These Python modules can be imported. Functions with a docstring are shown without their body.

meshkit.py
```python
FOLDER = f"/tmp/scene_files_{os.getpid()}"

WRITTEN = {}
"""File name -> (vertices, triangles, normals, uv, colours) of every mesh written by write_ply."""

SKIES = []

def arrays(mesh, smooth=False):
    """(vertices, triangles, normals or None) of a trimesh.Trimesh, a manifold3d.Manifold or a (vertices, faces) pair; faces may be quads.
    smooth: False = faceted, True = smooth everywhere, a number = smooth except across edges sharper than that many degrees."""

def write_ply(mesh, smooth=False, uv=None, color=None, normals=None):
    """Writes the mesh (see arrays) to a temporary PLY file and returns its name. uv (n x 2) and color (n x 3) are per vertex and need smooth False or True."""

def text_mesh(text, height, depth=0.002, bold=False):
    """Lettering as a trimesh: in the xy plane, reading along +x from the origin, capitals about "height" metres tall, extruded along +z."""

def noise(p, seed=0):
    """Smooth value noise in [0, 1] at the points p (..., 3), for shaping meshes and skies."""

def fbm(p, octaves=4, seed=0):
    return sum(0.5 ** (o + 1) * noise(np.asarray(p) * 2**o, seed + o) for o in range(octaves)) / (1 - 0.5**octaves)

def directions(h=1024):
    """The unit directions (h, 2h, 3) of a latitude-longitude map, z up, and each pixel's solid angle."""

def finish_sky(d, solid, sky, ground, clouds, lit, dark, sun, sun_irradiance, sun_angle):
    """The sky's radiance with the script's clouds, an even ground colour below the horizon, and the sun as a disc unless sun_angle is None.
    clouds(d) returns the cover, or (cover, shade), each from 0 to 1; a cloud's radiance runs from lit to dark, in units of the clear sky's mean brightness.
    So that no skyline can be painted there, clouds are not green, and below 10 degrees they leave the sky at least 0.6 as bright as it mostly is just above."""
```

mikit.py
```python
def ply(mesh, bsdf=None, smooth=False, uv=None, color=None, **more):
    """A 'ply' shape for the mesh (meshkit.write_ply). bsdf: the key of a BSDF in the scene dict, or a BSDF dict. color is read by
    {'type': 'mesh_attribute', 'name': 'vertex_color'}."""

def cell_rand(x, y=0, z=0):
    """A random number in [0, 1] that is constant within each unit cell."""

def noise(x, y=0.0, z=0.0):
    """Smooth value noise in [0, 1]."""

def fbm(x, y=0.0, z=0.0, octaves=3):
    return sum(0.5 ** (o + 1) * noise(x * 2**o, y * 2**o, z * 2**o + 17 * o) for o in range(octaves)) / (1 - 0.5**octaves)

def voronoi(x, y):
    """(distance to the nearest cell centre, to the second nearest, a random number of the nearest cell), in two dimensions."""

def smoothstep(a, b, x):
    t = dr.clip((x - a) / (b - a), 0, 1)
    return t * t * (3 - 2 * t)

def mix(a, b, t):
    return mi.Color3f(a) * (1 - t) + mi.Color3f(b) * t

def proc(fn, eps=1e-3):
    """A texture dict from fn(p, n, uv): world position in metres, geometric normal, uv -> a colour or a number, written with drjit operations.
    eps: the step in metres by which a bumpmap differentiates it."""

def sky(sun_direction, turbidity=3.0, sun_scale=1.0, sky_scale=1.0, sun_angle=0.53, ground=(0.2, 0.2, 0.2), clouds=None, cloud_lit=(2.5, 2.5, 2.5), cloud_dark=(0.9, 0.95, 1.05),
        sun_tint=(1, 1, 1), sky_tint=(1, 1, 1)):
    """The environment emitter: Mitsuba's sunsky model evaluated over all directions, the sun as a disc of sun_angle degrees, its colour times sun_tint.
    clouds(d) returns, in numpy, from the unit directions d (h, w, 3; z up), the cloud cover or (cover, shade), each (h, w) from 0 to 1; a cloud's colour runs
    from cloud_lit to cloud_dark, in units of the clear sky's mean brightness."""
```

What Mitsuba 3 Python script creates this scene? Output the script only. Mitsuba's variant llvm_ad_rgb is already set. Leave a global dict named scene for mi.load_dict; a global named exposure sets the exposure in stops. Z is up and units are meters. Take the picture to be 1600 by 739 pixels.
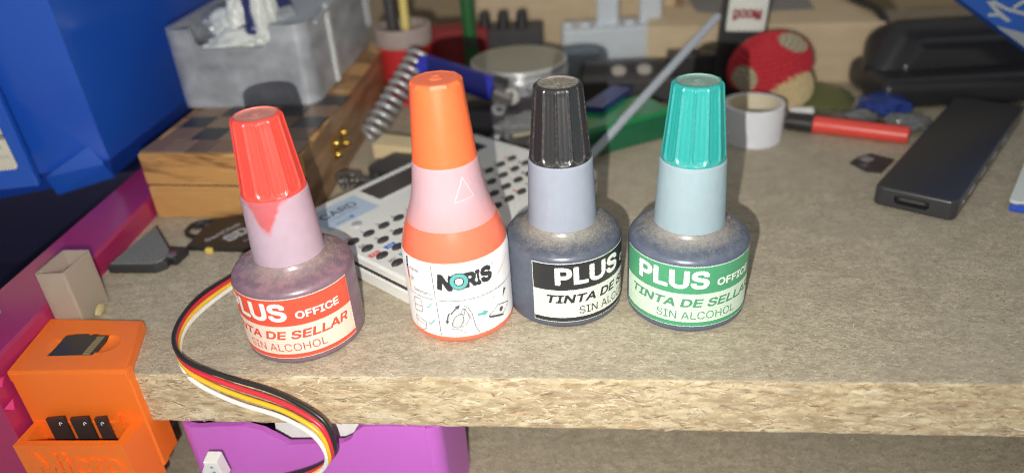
import math
import numpy as np, trimesh, shapely, mitsuba as mi
import drjit as dr
import manifold3d as m3
from shapely.geometry import Polygon, LineString, Point, box as sbox
from shapely.ops import unary_union
from shapely import affinity
from scipy.interpolate import CubicSpline
import mikit, meshkit
from mikit import noise, fbm, voronoi, mix, smoothstep, cell_rand

T = mi.ScalarTransform4f
scene, labels = {}, {}
MM = 0.001

# ------------------------------------------------------------------ camera, light, exposure
pitch, roll = 0.5243, -0.0726
F = np.array([0, math.cos(pitch), -math.sin(pitch)])
R0 = np.array([1.0, 0, 0]); U0 = np.cross(R0, F)
UP = -math.sin(roll) * R0 + math.cos(roll) * U0
CAM = np.array([0, 0, 147.6])
scene['camera'] = {'type': 'thinlens', 'fov': 2 * math.degrees(math.atan(800 / 1172.7)), 'fov_axis': 'x',
                   'aperture_radius': 0.0021, 'focus_distance': 0.235, 'near_clip': 0.01, 'far_clip': 10.0,
                   'to_world': T().look_at(origin=(CAM * MM).tolist(), target=((CAM + F * 100) * MM).tolist(), up=UP.tolist())}
FLASH = np.array([-14.0, 0, 129.0])
scene['phone_flash'] = {'type': 'spot', 'cutoff_angle': 84.0, 'beam_width': 14.0, 'intensity': {'type': 'rgb', 'value': [0.190, 0.184, 0.172]},
                        'to_world': T().look_at(origin=(FLASH * MM).tolist(), target=[0.02, 0.38, 0.01], up=[0, 0, 1])}
scene['room_light'] = {'type': 'constant', 'radiance': {'type': 'rgb', 'value': [0.185, 0.188, 0.190]}}
exposure = 0.55

# ------------------------------------------------------------------ helpers
def lin(*c):
    c = np.array(c, float) / 255
    return .955 * np.where(c < .04045, c / 12.92, ((c + .055) / 1.055) ** 2.4) + .010

def bsdf(name, rgb=None, rough=.4, metal=0., spec=.5, tex=None, **kw):
    base = tex if tex is not None else {'type': 'rgb', 'value': [float(min(.92, x)) for x in lin(*rgb)]}
    scene['mat_' + name] = {'type': 'twosided', 'b': {'type': 'principled', 'base_color': base, 'roughness': rough, 'metallic': metal, 'specular': spec, **kw}}
    return 'mat_' + name

VC = {'type': 'mesh_attribute', 'name': 'vertex_color'}
bsdf('vc_plastic', tex=VC, rough=.34, clearcoat=1.0, clearcoat_gloss=.965)
scene['mat_vc_milky'] = {'type': 'principledthin', 'base_color': VC, 'roughness': .3, 'diff_trans': .5, 'spec_trans': .0, 'eta': 1.5}
bsdf('vc_matte', tex=VC, rough=.75, spec=.25)

def label(key, text, cat, group=None, kind=None):
    labels[key] = {'label': text, 'category': cat}
    if group: labels[key]['group'] = group
    if kind: labels[key]['kind'] = kind

USED = set()
def thing(name, text=None, cat=None, group=None, kind=None):
    k, n = name, 0
    while k in USED:
        n += 1; k = f'{name}_{n:03d}'
    USED.add(k)
    if text: label(k, text, cat, group, kind)
    return k

def part(parent, name, mesh, mat, smooth=30, color=None, text=None, kind=None):
    k = thing(parent + '__' + name if parent else name)
    put(k, mesh, mat, smooth, color)
    if text or kind:
        labels[k] = {}
        if text: labels[k]['label'] = text
        if kind: labels[k]['kind'] = kind
    return k

def put(k, mesh, mat, smooth=30, color=None):
    if isinstance(mesh, (tuple, list)):
        v, f = np.array(mesh[0], float), np.array(mesh[1], int)
        if f.shape[1] == 4: f = np.vstack([f[:, [0, 1, 2]], f[:, [0, 2, 3]]])
    else:
        v, f = np.array(mesh.vertices), np.array(mesh.faces)
    m = trimesh.Trimesh(v * MM, f, process=False)
    if color is not None:
        scene[k] = mikit.ply(m, mat, smooth=bool(smooth), color=np.clip(color, 0, .95))
    else:
        scene[k] = mikit.ply(m, mat, smooth=smooth)

def cat(*ms):
    vs, fs, n = [], [], 0
    for m in ms:
        v, f = (m.vertices, m.faces) if hasattr(m, 'vertices') else m
        f = np.asarray(f)
        if f.shape[1] == 4: f = np.vstack([f[:, [0, 1, 2]], f[:, [0, 2, 3]]])
        vs.append(np.asarray(v, float)); fs.append(f + n); n += len(v)
    return np.vstack(vs), np.vstack(fs)

def mv(m, rz=0, loc=(0, 0, 0), rx=0, ry=0):
    v, f = (m.vertices, m.faces) if hasattr(m, 'vertices') else m
    v = np.asarray(v, float)
    for ang, ax in ((rx, 0), (ry, 1), (rz, 2)):
        if ang:
            M = trimesh.transformations.rotation_matrix(math.radians(ang), np.eye(3)[ax])[:3, :3]
            v = v @ M.T
    return v + np.asarray(loc, float), np.asarray(f)

def hull(pts):
    h = trimesh.convex.convex_hull(np.asarray(pts, float))
    return np.array(h.vertices), np.array(h.faces)

ICO = {n: np.array(trimesh.creation.icosphere(n, 1.0).vertices) for n in (0, 1, 2, 3)}
def rbox(x0, x1, y0, y1, z0, z1, r=1., n=2):
    r = min(r, (x1 - x0) / 2.001, (y1 - y0) / 2.001, (z1 - z0) / 2.001)
    return hull(np.vstack([ICO[n] * r + [x, y, z] for x in (x0 + r, x1 - r) for y in (y0 + r, y1 - r) for z in (z0 + r, z1 - r)]))

def bx(x0, x1, y0, y1, z0, z1, c=.3):
    p = []
    for x, sx in ((x0, 1), (x1, -1)):
        for y, sy in ((y0, 1), (y1, -1)):
            for z, sz in ((z0, 1), (z1, -1)):
                p += [(x, y + sy * c, z + sz * c), (x + sx * c, y, z + sz * c), (x + sx * c, y + sy * c, z)]
    return hull(p)

def rhull(pts, r, n=2):
    return hull(np.vstack([ICO[n] * r + np.asarray(p, float) for p in pts]))

def ring_poly(poly, z0, z1, c=.4):
    """Chamfered prism of a convex 2D polygon."""
    P = Polygon(poly) if not hasattr(poly, 'exterior') else poly
    o = np.array(P.exterior.coords)[:-1]; i = np.array(P.buffer(-c, join_style=2).exterior.coords)[:-1]
    f = lambda a, z: np.c_[a, np.full(len(a), z)]
    return hull(np.vstack([f(i, z0), f(o, z0 + c), f(o, z1 - c), f(i, z1)]))

def round_poly(P, z0, z1, r, n=4):
    lv = []
    for q in np.linspace(0, math.pi / 2, n + 1):
        o = np.array(P.buffer(-r * (1 - math.sin(q)) - 1e-4, join_style=1, quad_segs=6).exterior.coords)[:-1]
        for z in (z0 + r * (1 - math.cos(q)), z1 - r * (1 - math.cos(q))): lv.append(np.c_[o, np.full(len(o), z)])
    return hull(np.vstack(lv))

def rrect(w, h, r, cx=0, cy=0):
    return sbox(cx - w / 2 + r, cy - h / 2 + r, cx + w / 2 - r, cy + h / 2 - r).buffer(r, quad_segs=6)

def extrude(poly, z0, z1):
    ms = [trimesh.creation.extrude_polygon(g, z1 - z0, engine='earcut') for g in getattr(poly, 'geoms', [poly])]
    v, f = cat(*ms)
    return v + [0, 0, z0], f

def lathe(prof, n=64, ang=None):
    prof = np.array(prof, float)
    th = np.arange(n) * 2 * np.pi / n
    v = np.stack([prof[:, 0, None] * np.cos(th), prof[:, 0, None] * np.sin(th), np.repeat(prof[:, 1, None], n, 1)], -1).reshape(-1, 3)
    i, j = np.meshgrid(np.arange(len(prof) - 1), np.arange(n), indexing='ij')
    a, b = i * n + j, i * n + (j + 1) % n
    q = np.stack([a, b, b + n, a + n], -1).reshape(-1, 4)
    return v, np.vstack([q[:, [0, 1, 2]], q[:, [0, 2, 3]]])

def dense(prof, step=.4):
    prof = np.array(prof, float); out = [prof[0]]
    for a, b in zip(prof[:-1], prof[1:]):
        k = max(1, int(np.linalg.norm(b - a) / step))
        out += [a + (b - a) * t / k for t in range(1, k + 1)]
    return np.array(out)

def align(m, p0, p1):
    """Maps a mesh along +z from the origin to run from p0 towards p1."""
    v, f = m; p0 = np.array(p0, float); d = np.array(p1, float) - p0
    M = trimesh.geometry.align_vectors([0, 0, 1], d / np.linalg.norm(d))[:3, :3]
    return v @ M.T + p0, f

def rod(p0, p1, r0, r1=None, n=24, c=.3):
    r1 = r0 if r1 is None else r1
    L = np.linalg.norm(np.array(p1, float) - p0)
    return align(lathe([(0, 0), (r0 - c, 0), (r0, c), (r1, L - c), (r1 - c, L), (0, L)], n), p0, p1)

def tube(path, r, n=10, k=None):
    p = np.array(path, float)
    if k:
        t = np.r_[0, np.cumsum(np.linalg.norm(np.diff(p, axis=0), axis=1))]
        p = CubicSpline(t, p)(np.linspace(0, t[-1], k))
    d = np.gradient(p, axis=0); d /= np.linalg.norm(d, axis=1, keepdims=True)
    a = np.cross(d[0], [0.3, .2, 1.]); A = []
    for t in d:
        a = a - t * (a @ t); a /= np.linalg.norm(a); A.append(a)
    A = np.array(A); B = np.cross(d, A)
    th = np.arange(n) * 2 * np.pi / n
    v = (p[:, None] + r * (np.cos(th)[None, :, None] * A[:, None] + np.sin(th)[None, :, None] * B[:, None])).reshape(-1, 3)
    i, j = np.meshgrid(np.arange(len(p) - 1), np.arange(n), indexing='ij')
    a_, b_ = i * n + j, i * n + (j + 1) % n
    q = np.stack([a_, b_, b_ + n, a_ + n], -1).reshape(-1, 4)
    f = np.vstack([q[:, [0, 1, 2]], q[:, [0, 2, 3]]])
    e = len(v) - n
    caps = [[0, k_ + 1, k_] for k_ in range(1, n - 1)] + [[e, e + k_, e + k_ + 1] for k_ in range(1, n - 1)]
    return v, np.vstack([f, caps])

_TXT = {}
def txt(s, w=None, h=None, bold=0., slant=0.):
    """Lettering as a 2D shape, lower left corner at 0,0, scaled to w x h."""
    if (s, bold) not in _TXT:
        m = meshkit.text_mesh(s, 1.0, .1, bold=bold > 0)
        t = m.triangles[m.face_normals[:, 2] < -.9][:, :, :2]
        g = unary_union([Polygon(x).buffer(1e-4) for x in t])
        if bold > .05: g = g.buffer(bold - .04)
        _TXT[(s, bold)] = g
    g = _TXT[(s, bold)]
    if slant: g = affinity.skew(g, xs=slant, origin=(0, 0))
    x0, y0, x1, y1 = g.bounds
    g = affinity.translate(g, -x0, -y0)
    sy = h / (y1 - y0) if h else w / (x1 - x0)
    return affinity.scale(g, w / (x1 - x0) if w else sy, sy, origin=(0, 0))

def sheet(poly, size=None):
    vs, fs, n = [], [], 0
    for g in getattr(poly, 'geoms', [poly]):
        if g.is_empty or g.geom_type != 'Polygon': continue
        v, f = trimesh.creation.triangulate_polygon(g, engine='earcut')
        if size: v, f = trimesh.remesh.subdivide_to_size(np.c_[v, 0 * v[:, 0]], f, size, max_iter=20); v = v[:, :2]
        vs.append(v); fs.append(np.asarray(f) + n); n += len(v)
    return np.vstack(vs), np.vstack(fs)

def at2(poly, x, y, rot=0): 
    return affinity.translate(affinity.rotate(poly, rot, origin=(0, 0)), x, y)

def wrap(poly, c, R, z0=0, size=.9):
    """Print on an upright cylinder: u (arc length from the side facing -y) and height."""
    v, f = sheet(poly, size)
    th = v[:, 0] / R
    return np.c_[c[0] + R * np.sin(th), c[1] - R * np.cos(th), v[:, 1] + z0], f

def flat(poly, O, ux, uy, size=None):
    """Print on a plane through O with the axes ux, uy."""
    v, f = sheet(poly, size)
    return np.asarray(O, float) + v[:, :1] * np.asarray(ux, float) + v[:, 1:] * np.asarray(uy, float), f

def line(pts, w): return LineString(pts).buffer(w / 2, cap_style=2)

# shelf frame: s along the front edge, t away from the camera
EX, EY = np.array([.99195, -.12665, 0]), np.array([.12665, .99195, 0])
def W(s, t, z=0): return np.array([0, 170.9, 0]) + s * EX + t * EY + np.array([0, 0, z])
def toW(m):
    v, f = (m.vertices, m.faces) if hasattr(m, 'vertices') else m
    v = np.asarray(v, float)
    return np.array([0, 170.9, 0]) + v[:, :1] * EX + v[:, 1:2] * EY + v[:, 2:] * np.array([0, 0, 1.]), f
def toL(x, y): d = np.array([x, y - 170.9, 0]); return d @ EX, d @ EY

rng = np.random.default_rng(7)
black = bsdf('black', (34, 34, 37), .35); black_gloss = bsdf('black_gloss', (28, 29, 32), .16)
dark = bsdf('dark', (52, 50, 52), .5); steel = bsdf('steel', (196, 198, 200), .3, .55, spec=.9); steel_dull = bsdf('steel_dull', (180, 181, 178), .36, .5)
dark_steel = bsdf('dark_steel', (112, 108, 106), .28, .6, spec=.8)
white = bsdf('white', (236, 236, 232), .45); ink_black = bsdf('ink_black', (38, 40, 42), .5); gray_print = bsdf('gray_print', (140, 144, 146), .5); line_print = bsdf('line_print', (96, 98, 102), .5)

# ------------------------------------------------------------------ chipboard
def board_top(p, n, uv):
    x = (p.x * .99195 - p.y * .12665) * 1000; y = (p.x * .12665 + p.y * .99195) * 1000; z = p.z * 1000
    y = y + z
    a = fbm(x * .22, y * .55, 3.1, 3); b = noise(x * .9, y * 2.6, 8.); c = fbm(x * .035, y * .05, 1.7, 3)
    d = noise(x * 2.4 + 3 * a, y * 5.5, 2.)
    e = noise(x * 3.6 + 4 * b, y * 8.5 + a, 12.)
    col = mix((.33, .28, .20), (.56, .495, .37), smoothstep(.28, .74, .30 * a + .24 * b + .24 * d + .22 * e))
    col = mix(col, (.27, .22, .15), .55 * smoothstep(.62, .80, noise(x * .5, y * 1.5, 21.)) * smoothstep(.45, .7, d))
    col = mix(col, (.38, .34, .27), .4 * smoothstep(.45, .75, c))
    return mix(col, (.20, .17, .13), .3 * smoothstep(.74, .84, noise(x * .12, y * .16, 33.)) * smoothstep(.35, .7, a))
def board_edge(p, n, uv):
    x = (p.x * .99195 - p.y * .12665) * 1000; z = p.z * 1000
    wx = x + 3.0 * fbm(x * .25, z * .6, 5.); wz = z + 1.5 * fbm(x * .16, z * .5, 9.)
    d1, d2, r = voronoi(wx / 4.2, wz / .95)
    e1, e2, q = voronoi(wx / 1.7 + 31, wz / .55)
    g1, g2, h = voronoi(wx / 9. + 7, wz / 1.7 + 3)
    col = mix((.47, .36, .205), (.66, .545, .345), smoothstep(.05, .85, r))
    col = mix(col, (.76, .68, .50), .7 * smoothstep(.90, .95, h))
    col = mix(col, (.50, .31, .17), .75 * smoothstep(.06, .03, h))
    col = mix(col, (.45, .31, .18), .6 * smoothstep(.88, .94, r))
    col = mix(col, mix((.44, .34, .20), (.74, .65, .46), q), .34)
    col = mix(col, (.26, .19, .12), .65 * smoothstep(.10, .01, e2 - e1) * smoothstep(.38, .65, fbm(x * .2, z * .5, 4.)))
    return mix(col, (.33, .235, .14), .6 * smoothstep(.47, .74, fbm(x * .16, z * .42, 14.)))
bsdf('board_top', tex=mikit.proc(board_top), rough=.7, spec=.3)
bsdf('board_edge', tex=mikit.proc(board_edge), rough=.8, spec=.2)

def chipboard(key, s0, s1, t0, t1, z1, th, detail):
    ns = int((s1 - s0) / .7); nz = 26
    s = np.linspace(s0, s1, ns); z = np.linspace(z1, z1 - th, nz)
    S_, Z_ = np.meshgrid(s, z, indexing='ij')
    q = np.stack([S_ * .28, Z_ * .9, S_ * 0 + 3], -1)
    dt = .75 * (meshkit.fbm(q, 4, 3) - .5) + .5 * np.maximum(0, meshkit.noise(q * [1.6, 1.4, 1], 9) - .72) / .28
    dz = np.where(np.arange(nz)[None] == 0, -.45 * meshkit.fbm(np.stack([S_ * .5, S_ * 0, S_ * 0], -1), 3, 5), 0)
    corner = .35 * np.exp(-((Z_ - z1) / .35) ** 2) + .35 * np.exp(-((Z_ - z1 + th) / .35) ** 2)
    v = np.stack([S_, t0 + dt + corner, Z_ + dz], -1)
    i, j = np.meshgrid(np.arange(ns - 1), np.arange(nz - 1), indexing='ij')
    a = (i * nz + j).ravel(); fr = np.stack([a, a + 1, a + nz + 1, a + nz], -1)
    part(key, 'front_edge', toW((v.reshape(-1, 3), fr)), 'mat_board_edge', True)
    row = v[:, 0]; k = np.linspace(0, 1, 40) ** 2.2
    top = row[:, None] + k[None, :, None] * (np.stack([s, np.full(ns, t1), np.full(ns, z1)], -1) - row)[:, None]
    nk = len(k); top[:, 1:, 2] = z1
    i, j = np.meshgrid(np.arange(ns - 1), np.arange(nk - 1), indexing='ij')
    a = (i * nk + j).ravel(); ft = np.stack([a, a + nk, a + nk + 1, a + 1], -1)
    part(key, 'top_face', toW((top.reshape(-1, 3), ft)), 'mat_board_top', True)
    part(key, 'underside', toW((np.array([(s0, t0 + .9, z1 - th), (s1, t0 + .9, z1 - th), (s1, t1, z1 - th), (s0, t1, z1 - th)]), np.array([[0, 1, 2, 3]]))), 'mat_board_top', False)

def slivers(n, s0, s1, t0, t1, z, lmin, lmax, wid, spread, cols, vertical=False, seed=1):
    g = np.random.default_rng(seed)
    s = g.uniform(s0, s1, n); t = g.uniform(t0, t1, n); L = g.uniform(lmin, lmax, n) / 2; w = g.uniform(.5, 1.2, n) * wid / 2
    a = g.normal(0, spread, n); h = g.uniform(.02, .10, n)
    shape = np.array([(-1, 0), (-.45, -1), (.5, -.8), (1, .1), (.4, 1), (-.55, .8)])
    P = shape[None] * np.stack([L, w], -1)[:, None]
    x = P[..., 0] * np.cos(a)[:, None] - P[..., 1] * np.sin(a)[:, None] + s[:, None]
    y = P[..., 0] * np.sin(a)[:, None] + P[..., 1] * np.cos(a)[:, None] + t[:, None]
    tilt = h[:, None] + g.uniform(-.02, .03, (n, 6))
    v = np.stack([x, z - tilt, y], -1) if vertical else np.stack([x, y, z + tilt], -1)
    f = np.array([[0, 1, 5], [1, 4, 5], [1, 2, 4], [2, 3, 4]])
    f = (f[None] + 6 * np.arange(n)[:, None, None]).reshape(-1, 3)
    c = np.array(cols)[g.integers(0, len(cols), n)] * g.uniform(.8, 1.15, (n, 1))
    return toW((v.reshape(-1, 3), f)), np.repeat(c, 6, 0)

thing('chipboard_shelf'); labels['chipboard_shelf'] = {'label': 'grey brown chipboard shelf with raw splintered front edge carrying the bottles', 'category': 'shelf', 'kind': 'structure'}
chipboard('chipboard_shelf', -171, 330, 0, 420, 0, 19.6, True)
TOPC = [(.62, .54, .41), (.46, .39, .28), (.28, .22, .15), (.54, .47, .35), (.20, .15, .10), (.68, .60, .46)]
m, c = slivers(26000, -156, 240, 1, 170, .0, .6, 2.4, .22, .55, TOPC, seed=3)
part('chipboard_shelf', 'surface_fibre', m, 'mat_vc_matte', True, c, kind='stuff')
EDGEC = [(.60, .50, .33), (.57, .46, .30), (.52, .40, .25), (.40, .28, .17), (.64, .55, .38), (.68, .59, .42), (.60, .51, .35), (.74, .66, .50), (.34, .24, .15), (.30, .20, .12), (.42, .28, .17)]
m, c = slivers(3600, -124, 200, -19.2, -.3, .05, .5, 5.0, .42, .36, EDGEC, True, seed=5)
part('chipboard_shelf', 'wood_flake', m, 'mat_vc_matte', True, c, kind='stuff')
thing('lower_shelf'); labels['lower_shelf'] = {'label': 'lower grey brown chipboard shelf in view beneath the front edge', 'category': 'shelf', 'kind': 'structure'}
part('lower_shelf', 'board', toW(bx(-160, 330, 4, 420, -94, -75, .6)), 'mat_board_top')
m, c = slivers(9000, -100, 230, 8, 70, -75, .9, 2.8, .24, .5, TOPC, seed=8)
part('lower_shelf', 'surface_fibre', m, 'mat_vc_matte', True, c, kind='stuff')

# ------------------------------------------------------------------ ink bottles
def arc(th0, th1, z0, z1, R=19): return sbox(math.radians(th0) * R, z0, math.radians(th1) * R, z1)

def fluted_cap(col, dustcol, seed, dust):
    n, N = 384, 12
    rows = []   # z, radius, flute amount
    zz = np.r_[51.75, 51.9, np.linspace(52.1, 74.2, 56), 74.6, 74.95, 75.25, 75.45, 75.5]
    for z in zz:
        r = 9.75 + (7.45 - 9.75) * (z - 51.7) / 23.0
        if z < 52.1: r -= (52.1 - z) * .8
        if z > 74.2: r -= .95 * (1 - math.sqrt(max(0, 1 - ((z - 74.2) / 1.3) ** 2)))
        rows.append((z, r, 1 - max(0, (z - 73.2) / 2.3) ** 1.2 * .6))
    rows += [(75.45, 6.0, .0), (75.2, 5.85, 0), (74.95, 5.7, 0), (74.9, 4.5, 0), (74.92, 3., 0), (74.95, 2.2, 0), (75.12, 1.9, 0), (75.12, 1.5, 0), (74.9, 1.2, 0), (75.0, .7, 0), (75.2, .35, 0), (75.25, 0.001, 0)]
    A = np.array(rows)
    th = np.arange(n) * 2 * np.pi / n
    ph = (th * N / (2 * np.pi) + .18) % 1 - .5
    rid = np.exp(-(ph / .085) ** 2)
    zlow = 52.5 + 1.6 * np.exp(-(ph / .16) ** 2)           # scalloped foot of each flute
    z = A[:, 0][:, None]
    fl = np.clip((z - zlow[None]) / 1.0, 0, 1) * A[:, 2][:, None]
    depth = .62 * (1 - rid[None]) - .16 * (1 - (2 * ph[None]) ** 2) * (1 - rid[None])
    r = A[:, 1][:, None] - fl * depth
    v = np.stack([r * np.cos(th), r * np.sin(th), np.repeat(z, n, 1)], -1).reshape(-1, 3)
    i, j = np.meshgrid(np.arange(len(A) - 1), np.arange(n), indexing='ij')
    a, b = i * n + j, i * n + (j + 1) % n
    f = np.stack([a, b, b + n, a + n], -1).reshape(-1, 4)
    k1 = meshkit.fbm(v * [2.6, 2.6, 1.6], 4, seed); k2 = meshkit.noise(v * 7, seed + 3)
    side = np.exp(-((np.abs(ph) - .07) / .05) ** 2)[None] * (A[:, 2] > .3)[:, None] * fl
    d = dust * np.clip((side.ravel() * .55 + .05) * np.clip((k1 * .7 + k2 * .45 - .60) * 4, 0, 1), 0, 1)
    foot = np.exp(-((z - zlow[None]) / .35) ** 2).ravel() * np.clip((k2 - .35) * 2, 0, 1) * dust
    toprow = np.repeat(np.arange(len(A)) >= len(zz), n)
    tw = np.where(toprow, np.clip(.55 + 1.3 * (k1 - .5) + .5 * (k2 - .5), 0, 1), 0)
    w = np.maximum(np.maximum(d, .8 * foot), tw)[:, None]
    return (v, f), np.array(col) * (1 - w) + np.array(dustcol) * w

BODY = dense([(.01, .3), (16.5, .3), (17.3, 0), (18.3, .12), (18.85, .6), (19, 1.4), (19, 24.2), (18.93, 24.8), (18.7, 25.5), (18.2, 26.2), (17.4, 26.75), (16.2, 27.2), (14, 27.9), (12.6, 28.6), (11.7, 29.5), (11.2, 30.6), (10.4, 31)], .35)
NECK = dense([(10.6, 29.6), (11.12, 30.2), (11.0, 31.5), (10.5, 42), (10.05, 51.4), (9.4, 52.2)], .35)

def grains(c, n, seed, cols):
    """Dust grains lying on the shoulder of a bottle."""
    g = np.random.default_rng(seed)
    r = 11.4 + 6.2 * g.beta(1, 2.2, n); th = g.uniform(0, 2 * np.pi, n)
    z = np.interp(r, BODY[::-1, 0], BODY[::-1, 1]) if False else np.array([np.interp(-x, [-18.2, -17.4, -16.2, -14, -12.6, -11.7, -11.2], [26.2, 26.75, 27.2, 27.9, 28.6, 29.5, 30.6]) for x in r])
    s = g.uniform(.07, .19, n)
    tet = np.array([(1, 0, -.3), (-.5, .87, -.3), (-.5, -.87, -.3), (0, 0, .8)])
    v = tet[None] * s[:, None, None] * g.uniform(.6, 1.4, (n, 4, 1)) + np.stack([c[0] + r * np.cos(th), c[1] + r * np.sin(th), z + .03], -1)[:, None]
    f = np.array([[0, 1, 3], [1, 2, 3], [2, 0, 3]]); f = (f[None] + 4 * np.arange(n)[:, None, None]).reshape(-1, 3)
    return (v.reshape(-1, 3), f), np.repeat(np.array(cols)[g.integers(0, len(cols), n)], 4, 0)

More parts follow.
